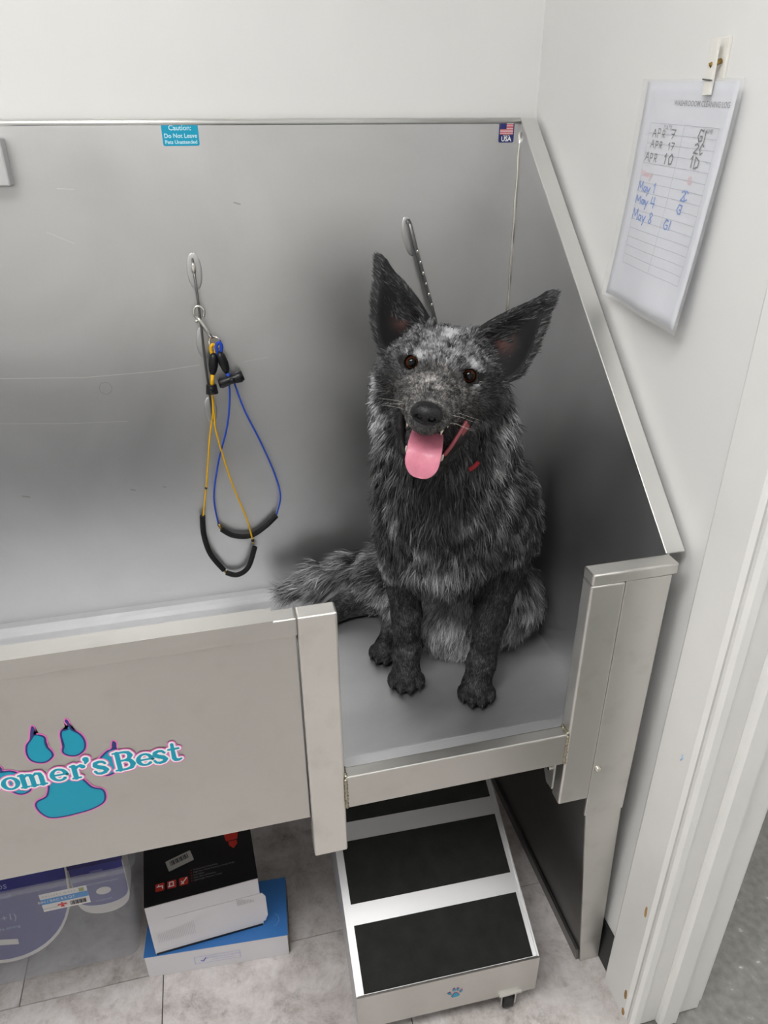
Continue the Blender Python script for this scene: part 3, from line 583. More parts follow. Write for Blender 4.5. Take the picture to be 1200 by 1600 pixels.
tube('spring', [(XW-.006, -.497, 1.548), (XW-.0155, -.4965, 1.545), (XW-.018, -.494, 1.543)], .0030, BRASS, ck, 8)
tube('spring_wire', [(XW-.018, -.503, 1.528), (XW-.0185, -.486, 1.530)], .0009, DARKSTEEL, ck, 6)

# ================================================================ ROLLING RAMP under the lip
ALU = steel('ramp_aluminium', (.64, .64, .65, 1), .42, (1.5, 30, 30), .10)
GRIP = mat('black_grip_tape', (.010, .011, .009, 1), .85, var=.35, scale=30, bump=.6, bscale=420)
ramp = empty('rolling_ramp', (-.303, -.5, 0)); tag(ramp, 'low aluminium ramp with black grip strips rolled under the tub', 'ramp')
ry, rp = -.028, .452; RO = Vector((-.303, -.665, .146)); rex = Vector((math.cos(ry), math.sin(ry), 0)); rey = Vector((-math.sin(ry)*math.cos(rp), math.cos(ry)*math.cos(rp), math.sin(rp))); rn = rex.cross(rey)
HWR = .169; RL = .46
def rbox(name, u0, v0, u1, v1, h0, h1, m, bev=0.):
    bm = bmesh.new(); P = lambda u, v, h: RO + rex*u + rey*v + rn*h
    hexa(bm, [P(u0, v0, h0), P(u1, v0, h0), P(u1, v1, h0), P(u0, v1, h0), P(u0, v0, h1), P(u1, v0, h1), P(u1, v1, h1), P(u0, v1, h1)])
    if bev: bevel(bm, bev)
    return finish(bm, name, m, ramp)
rbox('deck', -HWR+.003, .002, HWR-.003, RL, -.006, -.0012, ALU)
for v0, v1 in ((.003, .109), (.144, .253), (.288, .397)):
    rbox('grip_strip', -.155, v0, .158, v1, -.0012, .0004, GRIP)
fwd = Vector((math.sin(ry), -math.cos(ry), 0)); UPZ = Vector((0, 0, 1))
def rside(u, th):
    bm = bmesh.new(); A = RO + rex*u; Bk = A + rey*RL
    pts = [A + UPZ*.002, Bk + UPZ*.002, Vector((Bk.x, Bk.y, .12)), Vector((A.x, A.y, .055))]
    a = [bm.verts.new(p) for p in pts]; b = [bm.verts.new(p + rex*th) for p in pts]
    bm.faces.new(a); bm.faces.new(b[::-1])
    for i in range(4): bm.faces.new((a[i], b[i], b[(i+1) % 4], a[(i+1) % 4]))
    finish(bm, 'side_plate', ALU, ramp)
rside(-HWR, .0028); rside(HWR-.0028, .0028)
bm = bmesh.new(); A = RO - rex*HWR; B = RO + rex*HWR
hexa(bm, [Vector((A.x, A.y, .052)), Vector((B.x, B.y, .052)), Vector((B.x, B.y, .052)) - fwd*.003, Vector((A.x, A.y, .052)) - fwd*.003, A + UPZ*.003, B + UPZ*.003, B + UPZ*.003 - fwd*.003, A + UPZ*.003 - fwd*.003])
for v in bm.verts: v.co += fwd*.0035
finish(bm, 'front_panel', ST_FRONT, ramp)
FR = (Vector((RO.x, RO.y, .10)) + fwd*.0035, rex, UPZ, fwd)
mini = [[((x+.826)*.185 + .012, (z-.762)*.185*1.02) for x, z in p] for p in sm]
emblem('paw_emblem', mini, FR, ramp, [[((x+.826)*.185 + .012, (z-.762)*.185*1.02) for x, z in p] for p in smi], .0004, .0006, 'tiny teal paw print emblem')
CAST = mat('caster_rubber', (.02, .02, .02, 1), .6)
def caster(u, v):
    c = empty('caster'); c.parent = ramp; base = RO + rex*u + rey*v; cx, cy = base.x, base.y
    c.matrix_parent_inverse = parent_world(ramp).inverted()
    disc('wheel', (cx, cy, .0225), rex, .022, .018, CAST, c, 20); disc('axle', (cx, cy, .0225), rex, .005, .030, CHROME, c, 10)
    box('fork_plate', (cx-.015, cy-.016, .015), (cx-.0125, cy+.012, .056), ST_POST, c); box('fork_plate', (cx+.0125, cy-.016, .015), (cx+.015, cy+.012, .056), ST_POST, c)
    box('mount_plate', (cx-.022, cy-.022, .056), (cx+.022, cy+.022, .06), ST_POST, c)
caster(.118, .016); caster(-.135, .03); caster(.135, .4); caster(-.135, .4)

# ================================================================ BOXES under the tub
def prop_box(name, c, rz, lx, ly, lz, mats, bev=.0015):
    """box with its own material on front(-y), top and the rest; local frame at the base front-left corner"""
    t = empty(name, c); t.rotation_euler = (0, 0, rz); return t
BLUEB = mat('blue_carton', srgb(60, 120, 190), .5, var=.05); BLUES = mat('blue_carton_scratch', srgb(130, 170, 215), .5)
CART = mat('white_carton', srgb(214, 212, 216), .6, var=.02, scale=14); CARTB = mat('black_carton', srgb(22, 21, 24), .4, var=.1); KRAFT = mat('carton_edge', srgb(120, 110, 98), .8)
def lbox(parent, name, lo, hi, m, bev=0.):
    """box in the parent's local frame"""
    bm = bmesh.new(); (x0, y0, z0), (x1, y1, z1) = lo, hi
    hexa(bm, [(x0, y0, z0), (x1, y0, z0), (x1, y1, z0), (x0, y1, z0), (x0, y0, z1), (x1, y0, z1), (x1, y1, z1), (x0, y1, z1)])
    if bev: bevel(bm, bev)
    me = bpy.data.meshes.new(name); bmesh.ops.recalc_face_normals(bm, faces=bm.faces); bm.to_mesh(me); bm.free(); return link(name, me, m, parent)
def lsheet(parent, name, polys, frame, lift, m):
    o = sheet(name, polys, frame, lift, m); o.parent = parent; return o
def ltext(parent, body, frame, pos, size, lift, m, align='CENTER', sx=1., offset=0.):
    o = text('lettering', body, frame, pos, size, lift, m, None, align, offset, sx); o.parent = parent; return o
bb = empty('flat_carton', (-.850, -.447, 0)); bb.rotation_euler = (0, 0, math.atan2(-.021, .275)); tag(bb, 'flat blue-topped white carton on the floor under the black box', 'box')
W, Dp, Hh = .276, .125, .066
lbox(bb, 'tray', (0, 0, 0), (W, Dp, Hh-.0015), CART, .001)
lid = lbox(bb, 'lid', (-.0012, -.0008, Hh-.0014), (W+.0012, Dp+.001, Hh), BLUEB, .0004)
lbox(bb, 'side_flap', (W+.0002, .004, .002), (W+.0018, Dp-.004, Hh-.003), KRAFT)
lbox(bb, 'hand_slot', (W+.0012, .05, Hh-.004), (W+.0022, .075, Hh+.0002), CARTB)
FF = ((0, -.0001, 0), (1, 0, 0), (0, 0, 1), (0, -1, 0)); FT = ((0, 0, Hh), (1, 0, 0), (0, 1, 0), (0, 0, 1))
INKBX = mat('pale_blue_print', srgb(150, 165, 215), .6); INKV = mat('violet_blue_print', srgb(80, 95, 190), .6)
lsheet(bb, 'printed_frame', stroke_polys([[(.092, .020), (.180, .020), (.180, .042), (.092, .042), (.092, .020)]], .0007, 4), FF, .0008, INKBX)
lsheet(bb, 'tick_mark', stroke_polys([[(.104, .029), (.108, .026), (.114, .036)]], .0022, 6), FF, .001, INKV)
ltext(bb, 'SUPERIOR QUALITY GLOVES', FF, (.148, .034), .0052, .0008, INKBX); ltext(bb, 'powder free examination', FF, (.146, .027), .0042, .0008, INKBX)
lsheet(bb, 'scuff', stroke_polys([arc(.245, .035, .016, .014, -70, 60, 10)], .0008, 4), FT, .0003, BLUES)

wb = empty('tall_carton', (-.8275, -.4475, .0668)); wb.rotation_euler = (0, 0, .055); tag(wb, 'white-fronted carton with black printed top, resting on the blue carton', 'box')
W, Dp, Hh = .210, .20, .142
lbox(wb, 'carton_body', (0, 0, 0), (W, Dp, Hh-.001), CART, .0015)
lbox(wb, 'carton_top', (-.0005, .001, Hh-.0009), (W+.0005, Dp, Hh+.0008), CARTB, .0005)
lbox(wb, 'dark_underside', (.002, -.0012, -.0004), (W-.002, .05, .004), CARTB)
prism_pts = [(W+.0004, .004), (W+.0004, .09), (W+.007, .082), (W+.010, .060), (W+.009, .028), (W+.004, .010)]
bm = bmesh.new(); a = [bm.verts.new((x, -.0012, z)) for x, z in [(.03, .1), (.03, .012), (W+.004, .012), (W+.010, .028), (W+.010, .085), (W+.004, .098)]]
r = bmesh.ops.extrude_face_region(bm, geom=[bm.faces.new(a)]); bmesh.ops.translate(bm, verts=[v for v in r['geom'] if isinstance(v, bmesh.types.BMVert)], vec=(0, .001, 0))
me = bpy.data.meshes.new('front_flap'); bmesh.ops.recalc_face_normals(bm, faces=bm.faces); bm.to_mesh(me); bm.free(); link('front_flap', me, CART, wb)
FT = ((0, 0, Hh+.0008), (1, 0, 0), (0, 1, 0), (0, 0, 1)); FF = ((0, -.0014, 0), (1, 0, 0), (0, 0, 1), (0, -1, 0))
REDP = mat('red_print', srgb(205, 52, 40), .5); GREYL = mat('grey_label', srgb(178, 176, 172), .6); DK = mat('dark_print', srgb(52, 50, 50), .6); DIMR = mat('dim_white_print', srgb(150, 148, 148), .6)
def rot2(P, c, a): return [(c[0]+(x-c[0])*math.cos(a)-(y-c[1])*math.sin(a), c[1]+(x-c[0])*math.sin(a)+(y-c[1])*math.cos(a)) for x, y in P]
lsheet(wb, 'barcode_label', [rot2(rrect(.043, .070, .093, .095, .002), (.068, .082), .26)], FT, .0003, GREYL)
lsheet(wb, 'barcode_bars', [rot2([(.050+.0026*k, .080), (.0512+.0026*k+.0005*(k % 3), .080), (.0512+.0026*k+.0005*(k % 3), .091), (.050+.0026*k, .091)], (.068, .082), .26) for k in range(14)], FT, .0005, DK)
for k in range(3):
    x = .021 + .022*k; lsheet(wb, 'icon_tile', [rrect(x, .027, x+.0165, .0435, .002)], FT, .0003, REDP)
lsheet(wb, 'icon_drawing', stroke_polys([[(.024, .037), (.034, .037), (.034, .032)], [(.027, .037), (.027, .040)], [(.047, .031), (.047, .040), (.054, .040), (.054, .034)], [(.045, .0315), (.055, .0315)], [(.069, .030), (.079, .041)], [(.069, .036), (.073, .030)]], .0022, 5), FT, .0006, WHITEP)
lsheet(wb, 'red_logo_mark', [[(.148, .165), (.162, .165), (.171, .125), (.179, .165), (.196, .165), (.182, .100), (.160, .100)], [(.164, .098), (.181, .098), (.181, .089), (.173, .080), (.165, .089)]], FT, .0003, REDP)
for k, t in enumerate(('Professional Series Pump', 'High Flow Water Pressure, average design', 'Low Noise', 'Auto Shut off Function', 'Lightweight Pressure Tested')):
    ltext(wb, t, FT, (.092, .0545 - .0058*k), .0046, .0003, DIMR, 'LEFT'); lsheet(wb, 'bullet', [[(.0875, .0535-.0058*k), (.0895, .0535-.0058*k), (.0895, .0555-.0058*k), (.0875, .0555-.0058*k)]], FT, .0003, REDP)
FAINT = mat('faint_grey_print', srgb(186, 185, 190), .6)
lsheet(wb, 'faint_barcode', [[(.012+.0032*k, .035), (.0128+.0032*k, .035), (.0128+.0032*k, .060+.0007*k), (.012+.0032*k, .060+.0007*k)] for k in range(22)], FF, .0005, FAINT)
lsheet(wb, 'faint_barcode', [[(.165+.0028*k, .080), (.1658+.0028*k, .080), (.1658+.0028*k, .100-.0012*k), (.165+.0028*k, .100-.0012*k)] for k in range(12)], FF, .0005, DIMR)

# ================================================================ CLEAR BIN with two blue packs
BIN = bpy.data.materials.new('clear_bin_plastic'); BIN.use_nodes = True; b = BIN.node_tree.nodes['Principled BSDF']
b.inputs['Base Color'].default_value = (.80, .82, .88, 1); b.inputs['Roughness'].default_value = .15; b.inputs['Alpha'].default_value = .13
bn = empty('storage_bin', (-1.06, -.25, 0)); tag(bn, 'clear plastic storage bin on the floor under the tub, left of the cartons', 'bin')
def frustum(z, t): # outline of the bin at height z, inset t
    k = z/.285; return (-1.29-.02*k+t, -.396-.014*k+t, -.870+.028*k-t, -.06+.02*k-t)
def rring(bm, z, t, r=.02, n=5):
    x0, y0, x1, y1 = frustum(z, t); return [bm.verts.new((x, y, z)) for x, y in rrect(x0, y0, x1, y1, r, n)]
bm = bmesh.new(); zs = [.0015, .006, .06, .14, .22, .278, .285]; outs = [rring(bm, z, .004 if i == 0 else 0) for i, z in enumerate(zs)]; ins = [rring(bm, max(z, .004), .0022) for z in zs]
N = len(outs[0])
for i in range(len(zs)-1):
    for k in range(N):
        bm.faces.new((outs[i][k], outs[i][(k+1) % N], outs[i+1][(k+1) % N], outs[i+1][k])); bm.faces.new((ins[i][k], ins[i+1][k], ins[i+1][(k+1) % N], ins[i][(k+1) % N]))
bm.faces.new(outs[0][::-1]); bm.faces.new(ins[0])
for k in range(N): bm.faces.new((outs[-1][k], outs[-1][(k+1) % N], ins[-1][(k+1) % N], ins[-1][k]))
finish(bm, 'bin_body', BIN, bn)
bm = bmesh.new(); x0, y0, x1, y1 = frustum(.283, -.004); rl = rrect(x0, y0, x1, y1, .022, 5); add_tube(bm, [(x, y, .281) for x, y in rl] + [(rl[0][0], rl[0][1], .281)], .0045, 8); finish(bm, 'bin_rim', BIN, bn, True)
FBN = ((0, -.412, 0), (1, 0, 0), (0, .03, 1), (0, -1, 0))
STK = mat('retail_sticker_white', srgb(228, 226, 224), .5); STB = mat('retail_sticker_blue', srgb(50, 140, 205), .5); GRN = mat('retail_sticker_green', srgb(140, 150, 40), .5); LEAF = mat('retail_sticker_red', srgb(205, 55, 55), .5)
sx0, sx1, sz0, sz1 = -1.008, -.926, .205, .252
st = sheet('retail_sticker', [[(sx0, sz0), (sx1, sz0), (sx1, sz1), (sx0, sz1)]], FBN, .0006, STK, bn); st['label'] = 'white and blue retail sticker with barcode'
sheet('blue_band', [[(sx0, sz0+.019), (sx1, sz0+.019), (sx1, sz0+.033), (sx0, sz0+.033)]], FBN, .0010, STB, st)
sheet('barcode_bars', [[(sx1-.034+.0022*k, sz0+.004), (sx1-.0328+.0022*k+.0004*(k % 3), sz0+.004), (sx1-.0328+.0022*k+.0004*(k % 3), sz0+.015), (sx1-.034+.0022*k, sz0+.015)] for k in range(13)], FBN, .0010, DK, st)
sheet('maple_leaf', [[(-.978, .209), (-.976, .214), (-.983, .214), (-.981, .219), (-.977, .218), (-.974, .223), (-.971, .218), (-.967, .219), (-.965, .214), (-.972, .214), (-.970, .209)]], FBN, .0010, LEAF, st)
sheet('green_badge', [[(sx1-.014, sz1-.012), (sx1-.005, sz1-.012), (sx1-.005, sz1-.003), (sx1-.014, sz1-.003)]], FBN, .0010, GRN, st)
text('lettering', 'G A L L E R Y  W A R E', FBN, (-.975, .2445), .0058, .0010, INKG, st); text('lettering', 'BIN / BAC 5.5 QT', FBN, (-.981, .2315), .0085, .0013, STK, st)
text('lettering', 'MADE IN CANADA', FBN, (-.995, .212), .0030, .0010, INKG, st)
PACK = mat('navy_pack', srgb(44, 48, 130), .4, var=.06); PACKD = mat('navy_pack_top', srgb(26, 24, 96), .4); PACKW = mat('white_pack_edge', srgb(220, 218, 216), .6); PRN = mat('pack_print', srgb(150, 155, 205), .5)
def dpack(cx, top, half, drop, y, thick, lean, label, fl, fd, pw):
    """D-shaped pack: straight top, rounded bottom, navy face and white rim, leaning back"""
    t = empty('wipes_pack', (cx, y, top)); t.rotation_euler = (-lean, 0, fl); tag(t, label, 'pack', 'blue packs in the clear bin')
    def outline(k, dr): return [(-half*k, .07), (-half*k, 0)] + [(-half*k*math.cos(math.pi*i/24), -dr*math.sin(math.pi*i/24)**pw) for i in range(1, 24)] + [(half*k, 0), (half*k, .07)]
    def ext(name, poly, y0, y1, m):
        bm = bmesh.new(); a = [bm.verts.new((x, y0, z)) for x, z in poly]; b2 = [bm.verts.new((x, y1, z)) for x, z in poly]
        bm.faces.new(a); bm.faces.new(b2[::-1])
        for i in range(len(poly)): bm.faces.new((a[i], b2[i], b2[(i+1) % len(poly)], a[(i+1) % len(poly)]))
        me = bpy.data.meshes.new(name); bmesh.ops.recalc_face_normals(bm, faces=bm.faces); bm.to_mesh(me); bm.free(); return link(name, me, m, t)
    ext('rim', outline(1, drop), 0, thick, PACKW); ext('face', outline(.97, drop*fd), -.0012, 0, PACK); ext('back', outline(.97, drop*fd), thick, thick+.001, PACK)
    lbox(t, 'top_band', (-half, -.003, .068), (half, thick+.002, .105), PACKD, .001)
    return t, ((0, -.0014, 0), (1, 0, 0), (0, 0, 1), (0, -1, 0))
t, F = dpack(-1.101, .205, .124, .165, -.335, .012, .28, 'larger blue round-bottomed pack at the left in the clear bin', 0, .95, .75)
for k, (s_, z) in enumerate((('wet', .028), ('2lbs', .004), ('soft touch', -.020), ('(1+1)', -.066), ('extra strong', -.088))): ltext(t, s_, F, (.0, z), .020 if k in (1, 3) else .010, .0006, PRN)
lsheet(t, 'white_window', [[(-.045, -.116), (.016, -.128), (.016, -.116), (-.04, -.104)]], F, .0006, PACKW)
t, F = dpack(-.920, .165, .050, .068, -.352, .045, .06, 'smaller blue round-bottomed pack with thick white edge at the right in the clear bin', 0, .62, .55)
for s_, z in (('LIVING', .052), ('care wipes', .038), ('sensitive hypoallergenic', .020), ('unscented', -.028)): ltext(t, s_, F, (.0, z), .0075, .0006, PRN)
lsheet(t, 'white_spot', [[(.004+.014*math.cos(a), -.004+.010*math.sin(a)) for a in [2*math.pi*k/16 for k in range(16)]]], F, .0006, PACKW)

# ================================================================ THE DOG
# implicit body: smooth union of tapered capsules and ellipsoids, meshed with surface nets; then a coat of fur strands
HO = np.array((-.28006, -.43301, 1.18460)); HX = np.array((.89884, -.39749, -.18460)); HY = np.array((-.41954, -.90220, -.10011)); HZ = np.array((.12676, -.16743, .97770))
HM = np.stack([HX, HY, HZ])
def hd(x, y, z): return HO + (HX*x + HY*y + HZ*z)/100
DF = np.array((-.42, -.907, 0)); DS = np.array((.907, -.42, 0)); DZ = np.array((0, 0, 1.))
DM = np.stack([DS, DF, DZ])
def unit(v): v = np.asarray(v, float); return v/(np.linalg.norm(v, axis=-1, keepdims=True)+1e-9)
PR = []
def cone(a, b, ra, rb, k=.02, flow=None, fur=.01, L=.2, tag_='body', sub=False, sc=None):
    a, b = np.asarray(a, float), np.asarray(b, float)
    PR.append(dict(t='c', a=a, b=b, ra=ra, rb=rb, k=k, flow=unit(b-a) if flow is None else flow, fur=fur, L=L, tag=tag_, sub=sub))
def ell(c, r, M, k=.02, flow=None, fur=.01, L=.2, tag_='body', sub=False):
    PR.append(dict(t='e', c=np.asarray(c, float), r=np.asarray(r, float), M=M, k=k, flow=np.array((0, 0, -1.)) if flow is None else flow, fur=fur, L=L, tag=tag_, sub=sub))
def sdf(p, q):
    if q['t'] == 'c':
        ba = q['b']-q['a']; l2 = ba@ba; pa = p-q['a']; t = np.clip(pa@ba/l2, 0, 1)
        return np.linalg.norm(pa-t[..., None]*ba, axis=-1) - (q['ra']+(q['rb']-q['ra'])*t)
    v = (p-q['c'])@q['M'].T; k0 = np.linalg.norm(v/q['r'], axis=-1); k1 = np.linalg.norm(v/q['r']**2, axis=-1)+1e-9
    return k0*(k0-1)/k1
def bounds(q):
    if q['t'] == 'c': r = max(q['ra'], q['rb']); return np.minimum(q['a'], q['b'])-r, np.maximum(q['a'], q['b'])+r
    r = q['r'].max(); return q['c']-r, q['c']+r
def surface_nets(prims, lo, hi, h):
    lo = np.asarray(lo); n = np.ceil((np.asarray(hi)-lo)/h).astype(int)+1; BIG = .03
    G = np.full(n, BIG, np.float32); ax = [lo[i]+h*np.arange(n[i]) for i in range(3)]
    for q in prims:
        b0, b1 = bounds(q); m = q['k']+.012
        i0 = np.clip(np.floor((b0-m-lo)/h).astype(int), 0, n); i1 = np.clip(np.ceil((b1+m-lo)/h).astype(int)+1, 0, n)
        if np.any(i1 <= i0): continue
        sl = tuple(slice(a, b) for a, b in zip(i0, i1))
        P = np.stack(np.meshgrid(*[ax[i][sl[i]] for i in range(3)], indexing='ij'), -1)
        d = sdf(P, q).astype(np.float32); g = G[sl]; k = q['k']
        if q['sub']:
            hh = np.maximum(k-np.abs(g+d), 0)/k; G[sl] = np.maximum(g, -d)+hh*hh*k/4
        else:
            hh = np.maximum(k-np.abs(g-d), 0)/k; G[sl] = np.minimum(g, d)-hh*hh*k/4
    S = G < 0
    c = sum(S[i:n[0]-1+i, j:n[1]-1+j, k:n[2]-1+k].astype(np.int8) for i in (0, 1) for j in (0, 1) for k in (0, 1))
    act = (c > 0) & (c < 8); idx = np.full(act.shape, -1, np.int64); ci = np.argwhere(act); idx[act] = np.arange(len(ci))
    acc = np.zeros((len(ci), 3)); cnt = np.zeros(len(ci)); corners = [(i, j, k) for i in (0, 1) for j in (0, 1) for k in (0, 1)]
    for a in corners:
        for dd in range(3):
            if a[dd]: continue
            b = list(a); b[dd] = 1
            ga = G[ci[:, 0]+a[0], ci[:, 1]+a[1], ci[:, 2]+a[2]]; gb = G[ci[:, 0]+b[0], ci[:, 1]+b[1], ci[:, 2]+b[2]]
            m = (ga < 0) != (gb < 0); t = ga/(ga-gb+1e-12); e = np.array(a, float)[None].repeat(len(ci), 0); e[:, dd] += t
            acc[m] += e[m]; cnt[m] += 1
    V = lo + h*(ci + acc/cnt[:, None]); F = []
    for dd in range(3):
        o1, o2 = [(1, 2), (2, 0), (0, 1)][dd]
        s0 = [slice(1, n[i]-1) for i in range(3)]; s0[dd] = slice(0, n[dd]-1); s1 = list(s0); s1[dd] = slice(1, n[dd])
        A, Bq = S[tuple(s0)], S[tuple(s1)]; e = np.argwhere(A != Bq); base = e + np.array([1 if i != dd else 0 for i in range(3)])
        flip = A[tuple(e.T)]
        def cell(da, db):
            q = base.copy(); q[:, o1] += da; q[:, o2] += db; return idx[q[:, 0], q[:, 1], q[:, 2]]
        Q = np.stack([cell(-1, -1), cell(0, -1), cell(0, 0), cell(-1, 0)], 1); Q[~flip] = Q[~flip][:, ::-1]; F.append(Q)
    F = np.concatenate(F); F = F[(F >= 0).all(1)]
    return V, F
def relax(V, F, it=3, lam=.5):
    n = len(V); E = np.concatenate([F[:, [0, 1]], F[:, [1, 2]], F[:, [2, 3]], F[:, [3, 0]]]); E = np.concatenate([E, E[:, ::-1]])
    deg = np.bincount(E[:, 0], minlength=n)
    for _ in range(it):
        for l in (lam, -lam*.9):
            s = np.stack([np.bincount(E[:, 0], V[E[:, 1], i], n) for i in range(3)], 1)/np.maximum(deg, 1)[:, None]; V = V + l*(s-V)
    return V
def vnormals(V, F):
    fn = np.cross(V[F[:, 2]]-V[F[:, 0]], V[F[:, 3]]-V[F[:, 1]]); N = np.zeros_like(V)
    for i in range(4):
        for j in range(3): N[:, j] += np.bincount(F[:, i], fn[:, j], len(V))
    return unit(N), .5*np.linalg.norm(fn, axis=1)
def np_mesh(name, V, F, m, parent, color=None, smooth=True):
    me = bpy.data.meshes.new(name); k = F.shape[1]
    me.vertices.add(len(V)); me.vertices.foreach_set('co', np.ascontiguousarray(V, np.float32).ravel())
    me.loops.add(F.size); me.loops.foreach_set('vertex_index', np.ascontiguousarray(F, np.int32).ravel())
    me.polygons.add(len(F)); me.polygons.foreach_set('loop_start', np.arange(0, F.size, k, dtype=np.int32))
    me.update(calc_edges=True)
    me.polygons.foreach_set('use_smooth', np.full(len(F), smooth))
    if color is not None:
        at_ = me.color_attributes.new('Col', 'FLOAT_COLOR', 'POINT'); c4 = np.ones((len(V), 4), np.float32); c4[:, :3] = color; at_.data.foreach_set('color', c4.ravel())
    o = link(name, me, m, parent)
    if parent is not None: o.matrix_parent_inverse = parent_world(parent).inverted()
    return o
def lattice_noise(P, scale, seed):
    """smooth value noise in [-1, 1]"""
    r = np.random.default_rng(seed); T_ = r.uniform(-1, 1, (32, 32, 32)); q = P/scale; i = np.floor(q).astype(int); f = q-i; f = f*f*(3-2*f); out = 0
    for a in (0, 1):
        for b in (0, 1):
            for c in (0, 1):
                w = (f[:, 0] if a else 1-f[:, 0])*(f[:, 1] if b else 1-f[:, 1])*(f[:, 2] if c else 1-f[:, 2])
                out = out + w*T_[(i[:, 0]+a) % 32, (i[:, 1]+b) % 32, (i[:, 2]+c) % 32]
    return out

DOWN = np.array((0, 0, -1.))
# --- trunk
ell((-.236, -.345, .895), (.090, .100, .135), DM, .03, unit(DOWN+.25*DF), .038, .20, 'chest')
cone((-.225, -.320, .905), (-.155, -.245, .830), .106, .112, .04, unit(DOWN-.5*DF+.2*DS), .034, .22, 'flank')
cone((-.155, -.245, .830), (-.138, -.150, .700), .112, .108, .04, unit(DOWN-.4*DF+.3*DS), .032, .26, 'flank')
cone((-.195, -.275, .990), (-.160, -.235, .880), .080, .100, .04, unit(DOWN-.5*DF+.3*DS), .034, .24, 'flank')
cone((-.205, -.295, 1.000), (-.243, -.355, 1.125), .092, .080, .04, unit(DOWN-.2*DF), .036, .26, 'neck')
cone((-.270, -.395, .960), (-.275, -.400, 1.060), .070, .062, .04, unit(DOWN+.1*DF), .034, .10, 'throat')
for c_ in ((-.300, -.335, .995), (-.302, -.355, 1.045), (-.290, -.360, 1.085)): ell(c_, (.036, .050, .050), DM, .035, unit(DOWN-.5*DS), .034, .30, 'neck')
for c_ in ((-.188, -.365, 1.015), (-.198, -.372, 1.06)): ell(c_, (.036, .050, .050), DM, .035, unit(DOWN+.5*DS), .036, .30, 'neck')
ell((-.330, -.345, 1.108), (.016, .026, .032), DM, .02, unit(DOWN-.7*DS), .026, .95, 'neck'); ell((-.326, -.350, 1.078), (.016, .026, .030), DM, .02, unit(DOWN-.5*DS), .026, .60, 'neck')
ell((-.180, -.378, 1.088), (.016, .026, .034), DM, .02, unit(DOWN+.7*DS), .026, .95, 'neck'); ell((-.178, -.384, 1.055), (.018, .026, .034), DM, .02, unit(DOWN+.5*DS), .028, .70, 'neck')
# --- dog's right foreleg (left in the picture)
ell((-.291, -.318, .905), (.042, .060, .088), DM, .035, DOWN, .022, .22, 'shoulder')
cone((-.299, -.310, .862), (-.301, -.312, .799), .038, .034, .025, None, .016, .10, 'leg')
cone((-.303, -.312, .799), (-.298, -.335, .703), .034, .0245, .015, None, .009, .08, 'leg')
cone((-.298, -.335, .703), (-.301, -.348, .630), .0245, .0225, .012, None, .007, .10, 'leg')
cone((-.301, -.348, .630), (-.304, -.356, .592), .0225, .024, .012, None, .006, .12, 'leg')
# --- dog's left foreleg (right in the picture)
ell((-.130, -.345, .890), (.055, .066, .090), DM, .035, DOWN, .028, .20, 'shoulder')
cone((-.118, -.340, .866), (-.132, -.365, .804), .050, .040, .025, None, .016, .10, 'leg')
cone((-.132, -.365, .804), (-.156, -.390, .716), .038, .0265, .015, None, .009, .06, 'leg')
cone((-.156, -.390, .716), (-.179, -.413, .628), .0265, .0230, .012, None, .007, .09, 'leg')
cone((-.179, -.413, .628), (-.188, -.421, .592), .0230, .025, .012, None, .006, .12, 'leg')
TOES = []
def paw_(c, f, s=1., L=.09):
    f = unit(np.array((f[0], f[1], 0))); sd = np.array((-f[1], f[0], 0)); M = np.stack([sd, f, DZ]); c = np.asarray(c, float)
    ell(c-f*.002*s, (.025*s, .026*s, .020*s), M, .010, unit(f+.3*DOWN), .005, L, 'paw')
    for k, (u, w) in enumerate(((-.0245, .010), (-.0088, .024), (.0088, .024), (.0245, .010))):
        t = c + sd*u*s + f*w*s + DZ*(-.006*s); TOES.append((t, f, s))
        ell(t, (.0100*s, .0180*s, .0140*s), M, .0028, unit(f+.5*DOWN), .0035, L, 'paw')
paw_((-.304, -.360, .5855), (-.30, -.95), 1.0); paw_((-.190, -.425, .5855), (-.30, -.95), 1.0)
# --- left hind leg: thigh on the floor crossing under the belly, foot showing beside the right foreleg
cone((-.115, -.185, .690), (-.098, -.250, .655), .092, .076, .04, unit(DOWN+.5*DF), .040, .34, 'thigh')
cone((-.098, -.250, .655), (-.185, -.275, .634), .076, .062, .04, unit(DOWN+.6*DF-.2*DS), .040, .66, 'thigh')
cone((-.185, -.270, .632), (-.270, -.215, .612), .058, .036, .03, unit(DOWN+.5*DF), .024, .50, 'thigh')
cone((-.272, -.205, .612), (-.318, -.270, .588), .026, .0205, .02, None, .008, .14, 'leg')
paw_((-.322, -.276, .5845), (-.50, -.86), .92)
# --- right hind leg stretched to the left along the back of the tub
cone((-.190, -.140, .680), (-.285, -.120, .640), .088, .060, .04, unit(DOWN-.8*DS), .034, .40, 'thigh')
cone((-.285, -.120, .628), (-.340, -.115, .602), .042, .031, .03, None, .014, .26, 'leg')
cone((-.340, -.115, .600), (-.412, -.142, .588), .029, .023, .02, None, .008, .12, 'leg')
paw_((-.428, -.148, .5845), (-.95, -.30), .92)
# --- tail, lying to the left in front of the back splash
tail_pts = [(-.200, -.075, .640), (-.275, -.068, .648), (-.345, -.066, .640), (-.410, -.068, .628), (-.465, -.070, .616)]
for i in range(4): cone(tail_pts[i], tail_pts[i+1], (.034, .026, .022, .018)[i], (.026, .022, .018, .010)[i], .02, None, (.040, .048, .056, .064)[i], (.52, .56, .60, .62)[i], 'tail')
